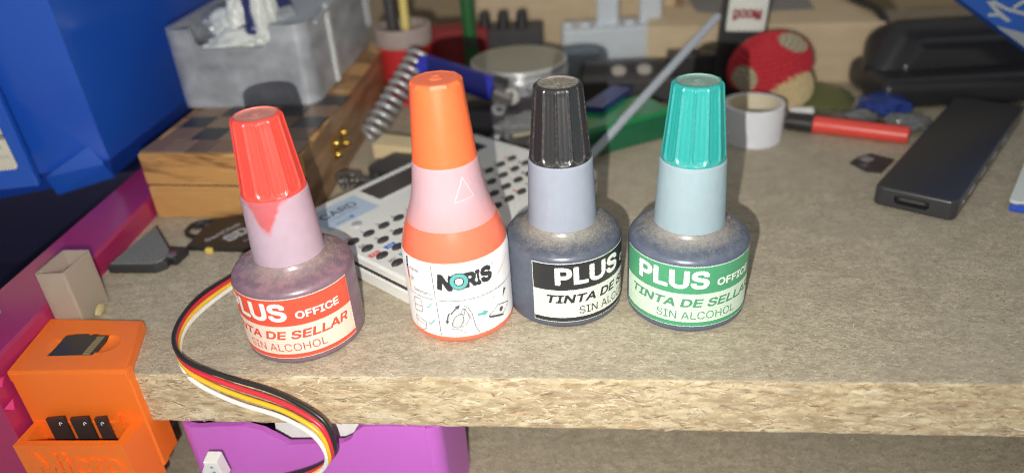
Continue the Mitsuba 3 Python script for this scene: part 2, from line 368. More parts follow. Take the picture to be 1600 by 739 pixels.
DUSTC = lin(160, 153, 138)
def plus_bottle(text, xy, off, cap, body, neck, band, paper, ink, lettering_dark, seed, spin, dust_cap=1.0, stain=None, dust=1.0):
    k = thing('ink_bottle', text, 'ink bottle', 'ink bottles standing in a row')
    c = np.array([xy[0], xy[1], 0.])
    v, f = lathe(BODY, 220)
    kn = meshkit.fbm(v * .55, 4, seed); k2 = meshkit.fbm(v * 2.2, 3, seed + 1); rr = np.hypot(v[:, 0], v[:, 1])
    up = np.clip((v[:, 2] - 25.2) / 1.6, 0, 1)
    near = np.clip((16.5 - rr) / 4.5, 0, 1)
    w = dust * up * np.clip(.06 + .55 * near + .5 * (kn - .5) + .9 * (k2 - .5), 0, .72)
    w = np.maximum(w, .10 * (1 - up) * np.clip((k2 - .52) * 3, 0, 1))[:, None]
    base = lin(*body) * (.86 + .3 * kn[:, None])
    if stain is not None: base = base + (lin(*stain) - base) * (.75 * up * np.clip((kn - .42) * 4, 0, 1))[:, None]
    part(k, 'body', mv((v, f), 0, c), 'mat_vc_plastic', True, base * (1 - w) + DUSTC * w)
    part(k, 'dust', *(lambda q: (q[0], 'mat_vc_matte', False, q[1]))(grains(c, int(1500 * dust), seed + 5, [DUSTC, DUSTC * .8, DUSTC * 1.15, lin(*body)])), kind='stuff')
    v, f = lathe(NECK, 160)
    z = v[:, 2]
    col = np.repeat(lin(*neck)[None], len(v), 0)
    col = col * (.93 + .12 * meshkit.fbm(v * .35, 3, seed + 2)[:, None])
    if stain is not None:
        ang = np.degrees(np.arctan2(v[:, 0], -v[:, 1]))
        q = meshkit.fbm(v * .45, 4, seed + 8)
        d = 52.0 - 1.6 * np.exp(-((ang + 5) / 60) ** 2) - 9.5 * np.exp(-((ang + 8) / 21) ** 2) + 4 * (q - .5)
        sw = np.clip((z - d) / 2.4, 0, 1)[:, None]
        col = col * (1 - .93 * sw) + lin(205, 62, 62) * .93 * sw
        haze = (np.clip((z - 30) / 22, 0, 1) * .25 * np.clip((q - .3) * 2, 0, 1))[:, None]
        col = col * (1 - haze) + lin(206, 116, 130) * haze
    part(k, 'neck', mv((v, f), 0, c), 'mat_vc_milky', True, 1.04 * col ** .72)
    (v, f), col = fluted_cap(lin(*cap), lin(165, 158, 146), seed + 11, dust_cap)
    part(k, 'cap', mv((v, f), spin, c), 'mat_vc_plastic', True, col)
    lb = part(k, 'label', wrap(arc(-86 + off, 72 + off, 2.4, 24.4), c, 19.07), bsdf('paper_%d' % seed, paper, .5))
    R = 19.10
    ar = lambda a, b, z0, z1: sbox(math.radians(a + off) * 19.1, z0, math.radians(b + off) * 19.1, z1)
    pm = bsdf('band_%d' % seed, band, .38)
    part(lb, 'top_band', wrap(ar(-85.3, 71.5, 14.6, 24.15), c, R), pm)
    part(lb, 'bottom_band', wrap(ar(-85.3, 71.5, 2.6, 4.1), c, R), pm)
    stripes = unary_union([ar(-85, 71.2, z0, z0 + .32) for z0 in np.arange(4.75, 14.2, .78)])
    part(lb, 'stripe', wrap(stripes, c, R), bsdf('stripe_%d' % seed, ink, .5), kind='stuff')
    u = lambda a: math.radians(a + off) * 19.1
    R = 19.13
    part(lb, 'lettering', wrap(at2(txt('PLUS', u(7) - u(-63.5), 6.6, .075), u(-63.5), 16.4), c, R), 'mat_white')
    part(lb, 'lettering', wrap(at2(txt('OFFICE', u(57) - u(14.5), 2.7, .06), u(14.5), 16.9), c, R), 'mat_white')
    tm = bsdf('letters_%d' % seed, lettering_dark, .5)
    part(lb, 'lettering', wrap(at2(txt('TINTA DE SELLAR', u(64.5) - u(-72), 3.15, .06, 10), u(-72), 9.7), c, R), tm)
    part(lb, 'lettering', wrap(at2(txt('SIN ALCOHOL', u(37.5) - u(-41), 2.85, 0), u(-41), 5.2), c, R), tm)
    return k

plus_bottle('ink bottle with red ribbed cap, stained neck and red label, leftmost of the row', (-70.2, 204.6), -4, (235, 66, 52), (120, 94, 108), (186, 158, 176), (232, 84, 58), (247, 226, 208), (240, 206, 186), (222, 82, 60), 21, 4, .35, stain=(158, 112, 122), dust=.55)
plus_bottle('dusty ink bottle with black ribbed cap and black and white label', (16.7, 213), 50, (22, 22, 26), (74, 82, 98), (146, 156, 174), (36, 38, 40), (226, 230, 220), (196, 202, 192), (36, 38, 40), 22, 9, .6)
plus_bottle('dusty ink bottle with teal green ribbed cap and green label', (56.2, 205.8), 0, (20, 156, 150), (80, 90, 110), (148, 176, 186), (72, 156, 112), (216, 234, 216), (190, 216, 194), (78, 146, 112), 23, 2, .75)

# the taller orange bottle
NC = np.array([-18.38, 207.08, 0.])
NZ = [0, 26, 28, 29.5, 32.5, 35.5, 38.5, 41.5, 45, 50, 55.5, 57.2]
NRAD = [17, 17, 16.85, 16.6, 15.95, 15.1, 14.0, 12.9, 11.8, 10.8, 10.1, 9.9]
from scipy.interpolate import PchipInterpolator
NPROF = PchipInterpolator(NZ, NRAD)
def wrap_n(poly, off, size=.9):
    v, f = sheet(poly, size)
    r = NPROF(v[:, 1]) + off; th = v[:, 0] / 17.05
    return np.c_[NC[0] + r * np.sin(th), NC[1] - r * np.cos(th), v[:, 1]], f
k = thing('ink_bottle', 'tall ink bottle with faceted orange cap, orange ink and white pictogram label', 'ink bottle', 'ink bottles standing in a row')
prof = dense([(.01, .3), (15, .2), (16.2, .25), (16.75, .8), (17, 1.6), (17, 26)] + [(float(NPROF(z)), z) for z in np.arange(26.5, 38.6, .5)], .4)
v, f = lathe(prof, 160)
part(k, 'ink', mv((v, f), 0, NC), bsdf('orange_ink', (248, 116, 84), .16, clearcoat=.8, clearcoat_gloss=.96), True)
prof = dense([(float(NPROF(z)), z) for z in np.arange(38.5, 57.3, .5)] + [(9, 57.6)], .35)
v, f = lathe(prof, 160); q = meshkit.fbm(v * .22, 3, 4)[:, None]; zz = v[:, 2:3]
ww = np.clip((46 - zz) / 8, 0, 1) * .5 + .15 * q
part(k, 'neck', mv((v, f), 0, NC), 'mat_vc_milky', True, 1.5 * (lin(186, 158, 166) * (1 - ww) + lin(220, 138, 130) * ww))
nf = 10
def gon(r, z, n=nf, ph=0.5): a = (np.arange(n) + ph) * 2 * np.pi / n - .175; return np.c_[r * np.cos(a), r * np.sin(a), np.full(n, z)]
cap = hull(np.vstack([lathe([(9.5, 55.9), (9.75, 56.2), (9.75, 56.9)], 56)[0], gon(7.75, 80.2), gon(7.3, 81.2)]))
ring = lathe([(6.2, 81.22), (5.9, 80.9), (.9, 80.8), (.5, 81.1), (.01, 81.15)], 48)
oc = bsdf('orange_cap', (252, 112, 58), .38)
part(k, 'cap', mv(cap, 0, NC), oc, 8)
part(k, 'cap_top', mv(lathe([(6.6, 81.25), (6.2, 81.35), (5.9, 81.22), (2.2, 81.2), (1.4, 81.6), (.8, 81.3), (.01, 81.3)], 48), 0, NC), bsdf('orange_cap_top', (232, 112, 74), .6), 20)
tri = [(math.radians(a), z) for a, z in ((30.1, 54.0), (44.8, 47.6), (11.3, 46.9), (30.1, 54.0))]
pts = []
for (a, z), (b, y) in zip(tri[:-1], tri[1:]):
    for t in np.linspace(0, 1, 14): pts.append((a + (b - a) * t, z + (y - z) * t))
rn = NPROF([p[1] for p in pts]) + .05
part(k, 'embossed_triangle', tube([(NC[0] + r * math.sin(a), NC[1] - r * math.cos(a), z) for (a, z), r in zip(pts, rn)], .16, 6), bsdf('emboss', (244, 206, 208), .25), True)
lb = part(k, 'label', wrap_n(sbox(-math.radians(115) * 17.05, 2.6, math.radians(115) * 17.05, 29.5), .06), bsdf('noris_paper', (244, 244, 246), .38))
def pr(name, poly, mat, R=17.09): part(lb, name, wrap_n(poly, R - 17), mat)
teal = bsdf('teal_print', (96, 176, 172), .5)
let = lambda s, w, h, x, y, rot: at2(txt(s, w, h, .115), x, y, rot)
pr('lettering', let('N', 4.9, 5.7, -5.7, 20.5, -7), 'mat_ink_black')
pr('lettering', let('R', 3.9, 5.5, 3.2, 20.6, 3), 'mat_ink_black')
pr('lettering', let('I', 1.5, 5.6, 6.95, 20.6, 4), 'mat_ink_black')
pr('lettering', let('S', 4.1, 5.8, 8.5, 20.6, 5), 'mat_ink_black')
O = Point(1.4, 23.3)
pr('lettering', O.buffer(3.1).difference(O.buffer(1.2)), 'mat_ink_black', 17.11)
pr('lettering', O.buffer(2.78).difference(O.buffer(1.55)), teal, 17.13)
pr('lettering', Point(12.9, 26.2).buffer(.42).difference(Point(12.9, 26.2).buffer(.3)), 'mat_line_print')
for s, x, y, w in (('made', -16.2, 24.9, 4.2), ('in', -16, 21.2, 1.5), ('Germany', -15.2, 17.3, 7.2)):
    pr('lettering', at2(txt(s, w, None, .05), x, y), 'mat_line_print')
for z0, col in ((25.0, (40, 40, 42)), (21.1, (196, 70, 80)), (17.2, (224, 196, 110))):
    pr('flag_stripe', sbox(-17.9, z0, -16.9, z0 + 3.8), bsdf('flag_%d' % z0, col, .5))
g = [line([(-6.96, 28.6), (-6.67, 16.9)], .3), line([(-6.55, 15.8), (-6.31, 2.9)], .3), line([(-18, 16.2), (-7.1, 16.4)], .3), line([(-5.8, 16.3), (25, 16.6)], .3)]
pr('rule', unary_union(g), 'mat_line_print')
pr('rule', line([(14.5, 21), (21, 25.5)], .3), bsdf('orange_line', (238, 150, 110), .5))
g = [line([(-2.26, 11.3), (-1.4, 12.6), (-.09, 13.9)], .5), Polygon([(.95, 14.9), (-.9, 14.3), (.3, 13.0)]), line([(-2.7, 11.9), (-3.3, 10.5), (-3.6, 8.6)], .5), Polygon([(-3.95, 7.3), (-4.4, 9.1), (-2.9, 8.8)]),
     Polygon([(17.2, 14.8), (18.6, 13.9), (16.3, 11.6)])]
pr('arrow', unary_union(g), bsdf('dark_print', (70, 74, 76), .5))
bot = Polygon([(-1.79, 9.1), (-2.26, 7.3), (-1.67, 6.4), (.15, 6.2), (1.64, 8.8), (1.43, 11.0), (.65, 11.4), (-1.04, 10.5)])
pr('pictogram', bot.buffer(.2).buffer(-.2), bsdf('pale_print', (196, 200, 200), .5))
cp = Polygon([(.86, 11.4), (2.05, 10.9), (1.96, 13.2), (1.46, 13.3)])
ln = [bot.exterior.buffer(.15), cp.exterior.buffer(.15), line([(1.96, 14.4), (3.3, 13.4), (4.29, 10.9), (4.7, 8.3), (5.09, 5.7), (6.16, 3.2)], .3), line([(2.08, 13.4), (3.09, 11.2), (3.3, 9.2), (2.32, 7.4), (.57, 6.2)], .3), line([(2.6, 12), (3.6, 10.4), (3.9, 8.8)], .3),
      line([(-2.5, 6.3), (-2.35, 5.7), (-.3, 5.6), (.83, 4.8), (1.58, 4.0), (2.77, 3.3)], .3)]
i1 = Polygon([(-15.9, 14.6), (-12.8, 15.2), (-12.2, 14), (-12.6, 10.2), (-16, 9.6)]); i2 = Polygon([(-16.4, 7.6), (-11.5, 6.7), (-11.6, 4.3), (-13.4, 2.9), (-16.6, 3.6)])
ln += [i1.exterior.buffer(.15), i2.exterior.buffer(.15), line([(-16, 11.9), (-12.5, 12.4)], .3), line([(-16.5, 6.0), (-11.6, 5.2)], .3)]
pad = Polygon([(19.6, 8.2), (13.9, 10.3), (9.82, 7.9), (16, 5.6)]); pad2 = Polygon([(9.82, 7.9), (9.95, 7.1), (16.2, 4.8), (16, 5.6)])
ln += [pad.exterior.buffer(.15)]
pr('pictogram', unary_union(ln), 'mat_line_print', 17.11)
pr('pictogram', unary_union([pad2, Point(15.2, 7.9).buffer(.9)]), 'mat_mat' if False else 'mat_dark_print')
pr('arrow', Polygon([(5.95, 10.4), (7.92, 10.2), (7.86, 11.0), (10.06, 10.0), (8.21, 8.5), (8.15, 9.1), (6.07, 9.5)]), teal)
pr('check_mark', line([(-10.65, 13.5), (-10.0, 12.7), (-8.27, 14.7)], .4), teal)
pr('check_mark', line([(-10.56, 7.3), (-9.94, 6.2), (-7.92, 8.6)], .4), teal)
pr('lettering', at2(txt('1', None, 1.2, 0), -4.3, 12.9), 'mat_dark_print'); pr('lettering', at2(txt('2', None, 1.3, 0), 12.0, 13.6), 'mat_dark_print')

# ------------------------------------------------------------------ magenta panel, storage bins
k = thing('magenta_panel', 'glossy magenta side panel running back along the left end of the shelf', 'panel')
top = [(-162.2, 181.5), (-155.0, 297), (-149.5, 400), (-166, 402), (-173.5, 328), (-183.7, 229.5), (-189, 181.5)]
mag = bsdf('magenta', (168, 34, 92), .2, spec=.7)
part(k, 'board', ring_poly(Polygon(top).convex_hull, -150, 9, 1.0), mag, 40)
for i, (y, z, sz) in enumerate(((184, 3, 2.2), (183.4, -6, 2.4), (182, -22, 2.6))):
    x = -161.9
    g = np.random.default_rng(i); P = np.array([(x, y - sz, z), (x + 2.2, y + .4, z + .6 * sz), (x + .8, y + sz, z + .2), (x + 1.2, y, z - sz)]) + g.normal(0, .3, (4, 3))
    part(k, 'loose_film', hull(np.vstack([P, P + [.12, .1, .12]])), bsdf('film', (226, 70, 140), .12), False)
part(k, 'sticker', mv(lathe([(3.2, 0), (3.2, .25), (2.7, .45), (.01, .5)], 32), 0, (-177.6, 212.5, 9)), bsdf('light_blue', (120, 190, 214), .4), text='light blue round sticker')

blue = bsdf('blue_plastic', (16, 88, 200), .2, spec=.7)
k = thing('storage_bin', 'large blue plastic storage bin with a white label at the upper left', 'storage bin')
body = hull([(-180.4, 320, 18), (-160, 490, 18), (-300, 490, 18), (-262, 288, 18), (-178.5, 311.5, 150), (-154, 492, 150), (-305, 492, 150), (-266, 272, 150)])
part(k, 'body', body, blue, False)
part(k, 'base', hull([(-183.5, 324, 8), (-164, 486, 8), (-296, 486, 8), (-262, 297, 8), (-181, 322, 19), (-162, 488, 19), (-298, 488, 19), (-262, 294, 19)]), bsdf('blue_plastic_base', (0, 60, 160), .3), False)
part(k, 'foot_gusset', hull([(-203, 306.5, 17.5), (-181.5, 316.5, 17.5), (-185, 316.6, 27), (-203, 310, 7), (-181, 321, 9), (-190, 320, 9)]), blue, False)
fp = part(k, 'front_panel', hull([(-197.7, 292, 20.2), (-198.6, 296.5, 20.2), (-200.2, 290.2, 150), (-201, 294.7, 150), (-300, 282, 20.2), (-300, 287, 20.2), (-300, 280, 150), (-300, 285, 150)]), blue, False)
part(fp, 'rim', hull(np.vstack([ICO[1] * 1.1 + p for p in ((-198.2, 292.4, 20.6), (-200.7, 290.6, 150))])), blue, True)
o = np.array([-202.0, 291.2, 28.8]); ux = np.array([.9952, .0975, 0]); uy = np.array([-.02, -.0145, 1.])
lw = 34
lab = Polygon([(-lw, 0), (-1.2, 0), (0, 1.2), (-.35, 27), (-lw, 27)])
lk = part(k, 'label', flat(lab, o + [0, -.15, 0], ux, uy), bsdf('bin_label', (226, 224, 204), .5))
for s, x, z_, h, b, mt in (('FE', -6.2, 17.4, 2.2, .05, 'mat_ink_black'), ('me', -5.6, 13.2, 2.4, .05, 'mat_ink_black'), ('ERY', -6.6, 9, 1.7, 0, 'mat_gray_print'), ('811', -5.8, 5, 1.7, 0, 'mat_gray_print')):
    part(lk, 'lettering', flat(at2(txt(s, None, h, b), x, z_), o + [0, -.25, 0], ux, uy), mt)
k = thing('dark_crate', 'very dark navy plastic crate in the shadow below the blue storage bin', 'crate')
part(k, 'body', hull([(-193, 236, -150), (-193, 300, -150), (-182, 400, -150), (-330, 236, -150), (-330, 400, -150), (-193, 236, -40), (-190, 300, -40), (-182, 400, -40), (-330, 236, -40), (-330, 400, -40)]), bsdf('navy_dark', (26, 26, 62), .3), False)
part(k, 'rear_wall', hull([(x, y, z) for x, y in ((-176, 335), (-160, 480), (-340, 335), (-340, 480)) for z in (-150, 5)]), 'mat_navy_dark', False)
part(k, 'rim', hull([(-193.5, 238, -41), (-181, 398, -41), (-186, 398, -41), (-198, 238, -41), (-193.5, 238, -37), (-181, 398, -37), (-186, 398, -37), (-198, 238, -37)]), 'mat_navy_dark', False)

# ------------------------------------------------------------------ hinged wooden box with inlaid top, metal box on it
k = thing('wooden_box', 'hinged wooden box with striped grain sides and dark inlaid squares on its lid', 'box')
def wood(p, n, uv):
    x = (p.x * .985 - p.y * .17) * 1000; y = (p.x * .17 + p.y * .985) * 1000; z = p.z * 1000
    g = fbm(x * .022, z * .13 + y * .13 + x * .035 + 1.6 * fbm(x * .03, y * .03, z * .06), 2., 4)
    s = fbm(x * .12, z * 1.6 + y * 1.6, 7., 2)
    c = mix((.56, .30, .105), (.22, .105, .04), smoothstep(.46, .66, g))
    return mix(c, (.64, .37, .14), .5 * smoothstep(.5, .75, s))
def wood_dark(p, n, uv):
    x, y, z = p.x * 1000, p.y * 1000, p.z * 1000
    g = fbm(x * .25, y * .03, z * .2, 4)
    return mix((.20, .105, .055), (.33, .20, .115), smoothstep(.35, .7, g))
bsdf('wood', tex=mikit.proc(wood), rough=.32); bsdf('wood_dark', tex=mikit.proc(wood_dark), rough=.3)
Q = np.array([(-153.6, 294.4), (-82.0, 280.5), (-64.5, 440.), (-133, 452)])
def quad(z0, z1, d=0, c=.6): return ring_poly(Polygon(Q).buffer(d, join_style=2), z0, z1, c)
part(k, 'base', quad(0, 15.1), 'mat_wood', 25)
part(k, 'lid', quad(15.7, 30.2), 'mat_wood', 25)
part(k, 'seam', quad(15, 15.8, -.7, .1), bsdf('seam', (50, 32, 20), .7), 25)
eu = (Q[1] - Q[0]) / np.linalg.norm(Q[1] - Q[0]); ev = np.array([-eu[1], eu[0]])
def tile(u0, u1, v0, v1, z1=31.0, z0=29.8):
    P = [Q[0] + eu * u + ev * v for u, v in ((u0, v0), (u1, v0), (u1, v1), (u0, v1))]
    return ring_poly(P, z0, z1, .15)
tn = [bsdf('inlay_%d' % i, cc, .35) for i, cc in enumerate(((132, 102, 78), (112, 86, 66), (142, 114, 88), (58, 54, 56), (50, 48, 50)))]
w = 72.8
us = np.linspace(.6, w - .8, 8)
for i in range(7): part(k, 'border_strip', tile(us[i] + .08, us[i + 1] - .08, .6, 13.4, 30.95 - .06 * (i % 2)), tn[(i * 2) % 3], False)
for r in range(4):
    for i in range(5):
        u0 = 3 + 13.3 * i; v0 = 13.7 + 13.3 * r
        part(k, 'square', tile(u0 + .06, u0 + 13.2, v0 + .06, v0 + 13.2, 31.0 - .05 * ((i + r) % 2)), tn[3 + (i + r) % 2] if (i + r) % 2 else tn[(i + r) % 3], False)
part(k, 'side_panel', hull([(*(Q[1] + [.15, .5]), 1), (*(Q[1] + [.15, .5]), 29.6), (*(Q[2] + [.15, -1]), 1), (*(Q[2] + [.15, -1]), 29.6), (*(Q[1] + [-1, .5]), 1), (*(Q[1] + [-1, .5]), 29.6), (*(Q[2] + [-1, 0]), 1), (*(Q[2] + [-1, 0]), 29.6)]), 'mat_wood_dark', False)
brass = bsdf('brass', (214, 178, 96), .25, 1.0)
d = (Q[2] - Q[1]) / np.linalg.norm(Q[2] - Q[1]); nrm = np.array([d[1], -d[0]])
for a in (39, 52):
    b = Q[1] + d * a
    cl = part(k, 'clasp', hull([(*(b + nrm * h - d * 3 * s), z) for h in (.2, 1.0) for s in (-1, 1) for z in (11, 21)]), brass, False)
    for zz in (18.5, 13.0): part(cl, 'knob', mv(lathe([(1.9, 0), (1.9, 1.2), (1.2, 2.2), (.01, 2.6)], 20), math.degrees(math.atan2(nrm[1], nrm[0])), (*(b + nrm * .9), zz), ry=90), brass, True)

k = thing('metal_box', 'grey cast metal box with notched front wall, standing on the wooden box', 'box')
BL = -6.5
def mbox():
    outer = m3.Manifold(m3.Mesh(*[np.ascontiguousarray(x) for x in (lambda h: (h[0].astype(np.float32), h[1].astype(np.uint32)))(hull(np.vstack([np.c_[np.array(rrect(67, 104, 7, 33.5, 52).exterior.coords)[:-1] * [1, 1], np.full(len(rrect(67, 104, 7).exterior.coords) - 1, z)] for z in (0, 36.8)])))]))
    inner = m3.Manifold(m3.Mesh(*[np.ascontiguousarray(x) for x in (lambda h: (h[0].astype(np.float32), h[1].astype(np.uint32)))(hull(np.vstack([np.c_[np.array(rrect(60.5, 97.5, 4, 33.5, 52).exterior.coords)[:-1], np.full(len(rrect(60.5, 97.5, 4).exterior.coords) - 1, z)] for z in (4, 40)])))]))
    notch = m3.Manifold(m3.Mesh(*[np.ascontiguousarray(x) for x in (lambda h: (h[0].astype(np.float32), h[1].astype(np.uint32)))(hull([(x, y, z) for y in (-5, 8) for x, z in ((12.5, 40), (14, 30), (17, 27.2), (46, 27.2), (50.5, 30.5), (51.2, 40))]))]))
    m = (outer - inner - notch).refine_to_length(3.0).to_mesh()
    v = m.vert_properties[:, :3].astype(float)
    return v, m.tri_verts
v, f = mbox()
q = meshkit.fbm(v * [.09, .09, .16], 4, 2)[:, None]; q2 = meshkit.fbm(v * .5, 3, 6)[:, None]
v2, f2 = mv((v, f), BL, (-152.2, 345.4, 31.05))
base = lin(176, 180, 186) * (.50 + .80 * q + .35 * (q2 - .5))
mm = trimesh.graph.smooth_shade(trimesh.Trimesh(v2, f2, process=False), angle=math.radians(35), facet_minarea=None)
from scipy.spatial import cKDTree
ix = cKDTree(v2).query(np.array(mm.vertices))[1]
bsdf('vc_cast', tex=VC, rough=.4, metal=.2)
part(k, 'body', (np.array(mm.vertices), np.array(mm.faces)), 'mat_vc_cast', True, base[ix] * np.ones(3))
part(k, 'rib', mv(bx(66.6, 68.6, 31, 34.5, 0.2, 38.5, .4), BL, (-152.2, 345.4, 31.05)), bsdf('rib', (196, 198, 196), .35), False)
k = thing('crumpled_bag', 'crumpled white and navy printed plastic bag stuffed in the metal box', 'bag')
def crumple(c, r, seed, amp=.34, n=3):
    v = ICO[n].copy(); f = np.array(trimesh.creation.icosphere(n, 1.0).faces)
    d = meshkit.fbm(v * 1.6 + seed * 3.1, 3, seed) - .5; e = np.abs(meshkit.noise(v * 3.1 + seed, seed + 1) - .5)
    return v * np.array(r) * (1 + amp * 2 * d + amp * e)[:, None] + np.array(c), f
bs_ = bsdf('bag_silver', (168, 172, 178), .25, .3)
bw, bn = bsdf('bag_white', (226, 230, 224), .3), bsdf('bag_navy', (40, 46, 104), .3)
for c, r, mt, s in (((-132, 378, 60), (13, 14, 9), bs_, 21), ((-120, 385, 72), (7, 10, 14), bw, 23), ((-108, 380, 66), (8, 12, 18), bn, 24), ((-110, 366, 74), (6, 7, 12), bn, 31), ((-100, 366, 60), (6, 6, 10), bs_, 33), ((-128, 368, 62), (9, 7, 8), bw, 27), ((-122, 356, 58), (12, 9, 6), bw, 1), ((-134, 352, 55), (7, 6, 4), bw, 8), ((-108, 357, 57), (8, 8, 6), bw, 4), ((-113, 362, 66), (6, 5, 15), bn, 2), ((-109, 358, 66), (4, 5, 14), bw, 41), ((-121, 364, 68), (6, 6, 10), bw, 3), ((-106.5, 364, 70), (3.5, 6, 11), bw, 9), ((-117, 358, 60), (8, 6, 5), bn, 6)):
    part(k, 'fold', crumple(c, r, s, .16 if mt == bn else .34), mt, 20)
k = thing('grey_plate', 'flat pale grey plate tilted inside the right end of the metal box', 'plate')
put(k, mv(bx(-17, 17, -30, 30, -1, 1, .4), BL, (-96, 383, 67), rx=6, ry=-4), bsdf('plate', (158, 166, 174), .4))
USED.add(k)

# ------------------------------------------------------------------ things on the left of the shelf
k = thing('ribbed_wedge', 'dark grey rubber wedge with fine ribs leaning on the magenta panel', 'wedge')
W4 = [(-155.6, 249), (-148.5, 281.0), (-133.6, 257.5), (-133.0, 249.5), (-137, 246.6)]
part(k, 'body', ring_poly(W4, .05, 3.6, .5), bsdf('rubber', (44, 45, 46), .6), False)
hp = Polygon(W4).buffer(-1.0)
for i in range(12):
    x = -157 + 2.3 * i
    g = hp.intersection(LineString([(x - 4, 240), (x + 9, 290)]).buffer(.86))
    if not g.is_empty and g.area > 1: part(k, 'rib', ring_poly(g.convex_hull, 3.4, 4.3, .12), bsdf('rubber_rib', (118, 120, 118), .6), False)
k = thing('card_adapter', 'black memory card adapter with pale printing lying in front of the wooden box', 'card adapter')
bk = bsdf('adapter', (27, 25, 25), .4)
C0 = np.array([-134.6, 263.4]); 
AP = Polygon([(-130.5, 262.6), (-104.2, 257.3), (-99, 263.5), (-98.5, 284.5), (-116.5, 287.0), (-125.0, 285.0), (-128.5, 277)])
part(k, 'body', ring_poly(AP.convex_hull, .1, 2.2, .35), bk, False)
part(k, 'hook', tube([(-124, 284.5, 1.2), (-130, 284.6, 1.2), (-134.2, 282.4, 1.2), (-135.2, 277, 1.2), (-132.5, 273, 1.2), (-128, 271.6, 1.2)], 1.0, 8, 30), bk, True)
part(k, 'hook', tube([(-127, 279.3, 1.2), (-130.5, 280.2, 1.2), (-133, 279.8, 1.2)], .8, 8, 12), bk, True)
pt = bsdf('adapter_print', (176, 178, 182), .5)
au, av = np.array([.62, .78, 0]), np.array([-.80, .60, 0])
part(k, 'lettering', flat(txt('SanDisk', 17, 2.6, .05), (-122.5, 264.8, 2.23), au, av), pt)
part(k, 'lettering', flat(txt('SD', 11, 6.2, .10), (-113.0, 263.4, 2.23), au, av), pt)
part(k, 'lettering', flat(txt('Adapter', 9, 2.0, 0), (-106.4, 262.5, 2.23), au, av), pt)
k = thing('yellow_bead', 'tiny yellow plastic bit at the front of the black card adapter', 'bead')
put(k, mv(rbox(-1.4, 1.4, -1, 1, 0, 2.4, .5), -12, (-120.2, 259.3, 0.05)), bsdf('yellow', (226, 196, 96), .4)); 
k = thing('black_connector', 'small black plastic connector with red marks beside the ribbed wedge', 'connector')
part(k, 'body', mv(rbox(-4, 4, -4.4, 4.4, 0, 3.4, .6), -14, (-133.2, 256.5, .05)), black)
part(k, 'face', mv(bx(-2.8, 2.8, -4.0, -1.2, 3.2, 3.6, .1), -14, (-133.2, 256.5, .05)), bsdf('conn_gray', (104, 106, 110), .4))
part(k, 'mark', mv(bx(-1.8, 1.6, -.6, .5, 3.3, 3.52, .08), -14, (-133.2, 256.5, .05)), bsdf('conn_red', (142, 46, 70), .4))
k = thing('translucent_sleeve', 'open square sleeve of dusty translucent plastic standing behind the orange card holder', 'sleeve')
c4 = np.array([(-159.2, 214.9), (-157.0, 230.6), (-146.9, 229.4), (-148.9, 214.0)])
def loop(P, z): return np.c_[P, np.full(len(P), z)]
PO = Polygon(c4).buffer(-1).buffer(1, quad_segs=4); PI = PO.buffer(-.8)
g = trimesh.creation.extrude_polygon(PO.difference(PI), 22, engine='earcut')
scene['mat_sleeve'] = {'type': 'principledthin', 'base_color': {'type': 'rgb', 'value': [.86, .79, .68]}, 'roughness': .45, 'spec_trans': .55, 'diff_trans': .7, 'eta': 1.35}
part(k, 'wall', (np.array(g.vertices), np.array(g.faces)), 'mat_sleeve', 25)
part(k, 'floor', extrude(PI.buffer(.1), .05, 1.2), bsdf('sleeve_floor', (170, 158, 138), .5), False)
part(k, 'glue', crumple((-147.2, 222, 1.5), (1.1, 3.0, 1.8), 5, .3, 2), bsdf('glue', (196, 180, 132), .4), True)

# ------------------------------------------------------------------ orange memory card holder clipped to the edge
org = bsdf('orange_print', (246, 118, 26), .42)
k = thing('card_holder', 'orange printed memory card holder clipped over the left front corner of the shelf', 'card holder')
SL = np.array([(-160.6, 215.4), (-126.4, 210.0), (-121.4, 183.6), (-160.4, 187.4)])
clip = Polygon(SL)
hole = Polygon([(-155.2, 193.6), (-134.6, 191.6), (-133.4, 205.2), (-152.6, 207.8)])
top = hull(np.vstack([loop(np.array(clip.buffer(-.9).exterior.coords)[:-1], 4.2), loop(np.array(clip.buffer(-.25).exterior.coords)[:-1], 3.9), loop(np.array(clip.exterior.coords)[:-1], 3.2), loop(np.array(clip.exterior.coords)[:-1], .15)]))
mk = lambda h: m3.Manifold(m3.Mesh(np.ascontiguousarray(h[0].astype(np.float32)), np.ascontiguousarray(h[1].astype(np.uint32))))
def md(m): m = m.to_mesh(); return m.vert_properties[:, :3].astype(float), m.tri_verts.astype(int)
# microSD recess, aligned with the card
mc = np.array([-142.6, 198.6]); mu = np.array([.9966, -.082]); mvv = np.array([.10, .995])
def mq(pts): return [mc + mu * a + mvv * b for a, b in pts]
rec = ring_poly(Polygon(mq([(-7.9, -5.6), (7.6, -5.6), (7.6, 6.0), (-7.9, 6.0)])), 3.0, 8, .05)
slopeL = hull([(*p, 4.6) for p in mq([(-11.5, -3.5), (-11.5, 3), (-7.5, 3), (-7.5, -3.5)])] + [(*p, 2.9) for p in mq([(-7.5, 3), (-7.5, -3.5)])])
dish = mk((ICO[3] * [5, 5, 2.4] + [*mq([(9, 0)])[0], 5.2], np.array(trimesh.creation.icosphere(3, 1.0).faces)))
slab = mk(top) - mk(rec) - mk(slopeL) - dish
part(k, 'top_plate', md(slab), org, 25)
fn = SL[3] - SL[2]; fn /= np.linalg.norm(fn); fo = np.array([-fn[1], fn[0]]) * 1.0
if fo[1] > 0: fo = -fo                 # towards the camera
def fp_(a, b): return SL[2] + fn * a + fo * b      # a from the right front corner to the left, b out of the front
Lh = np.linalg.norm(SL[3] - SL[2])
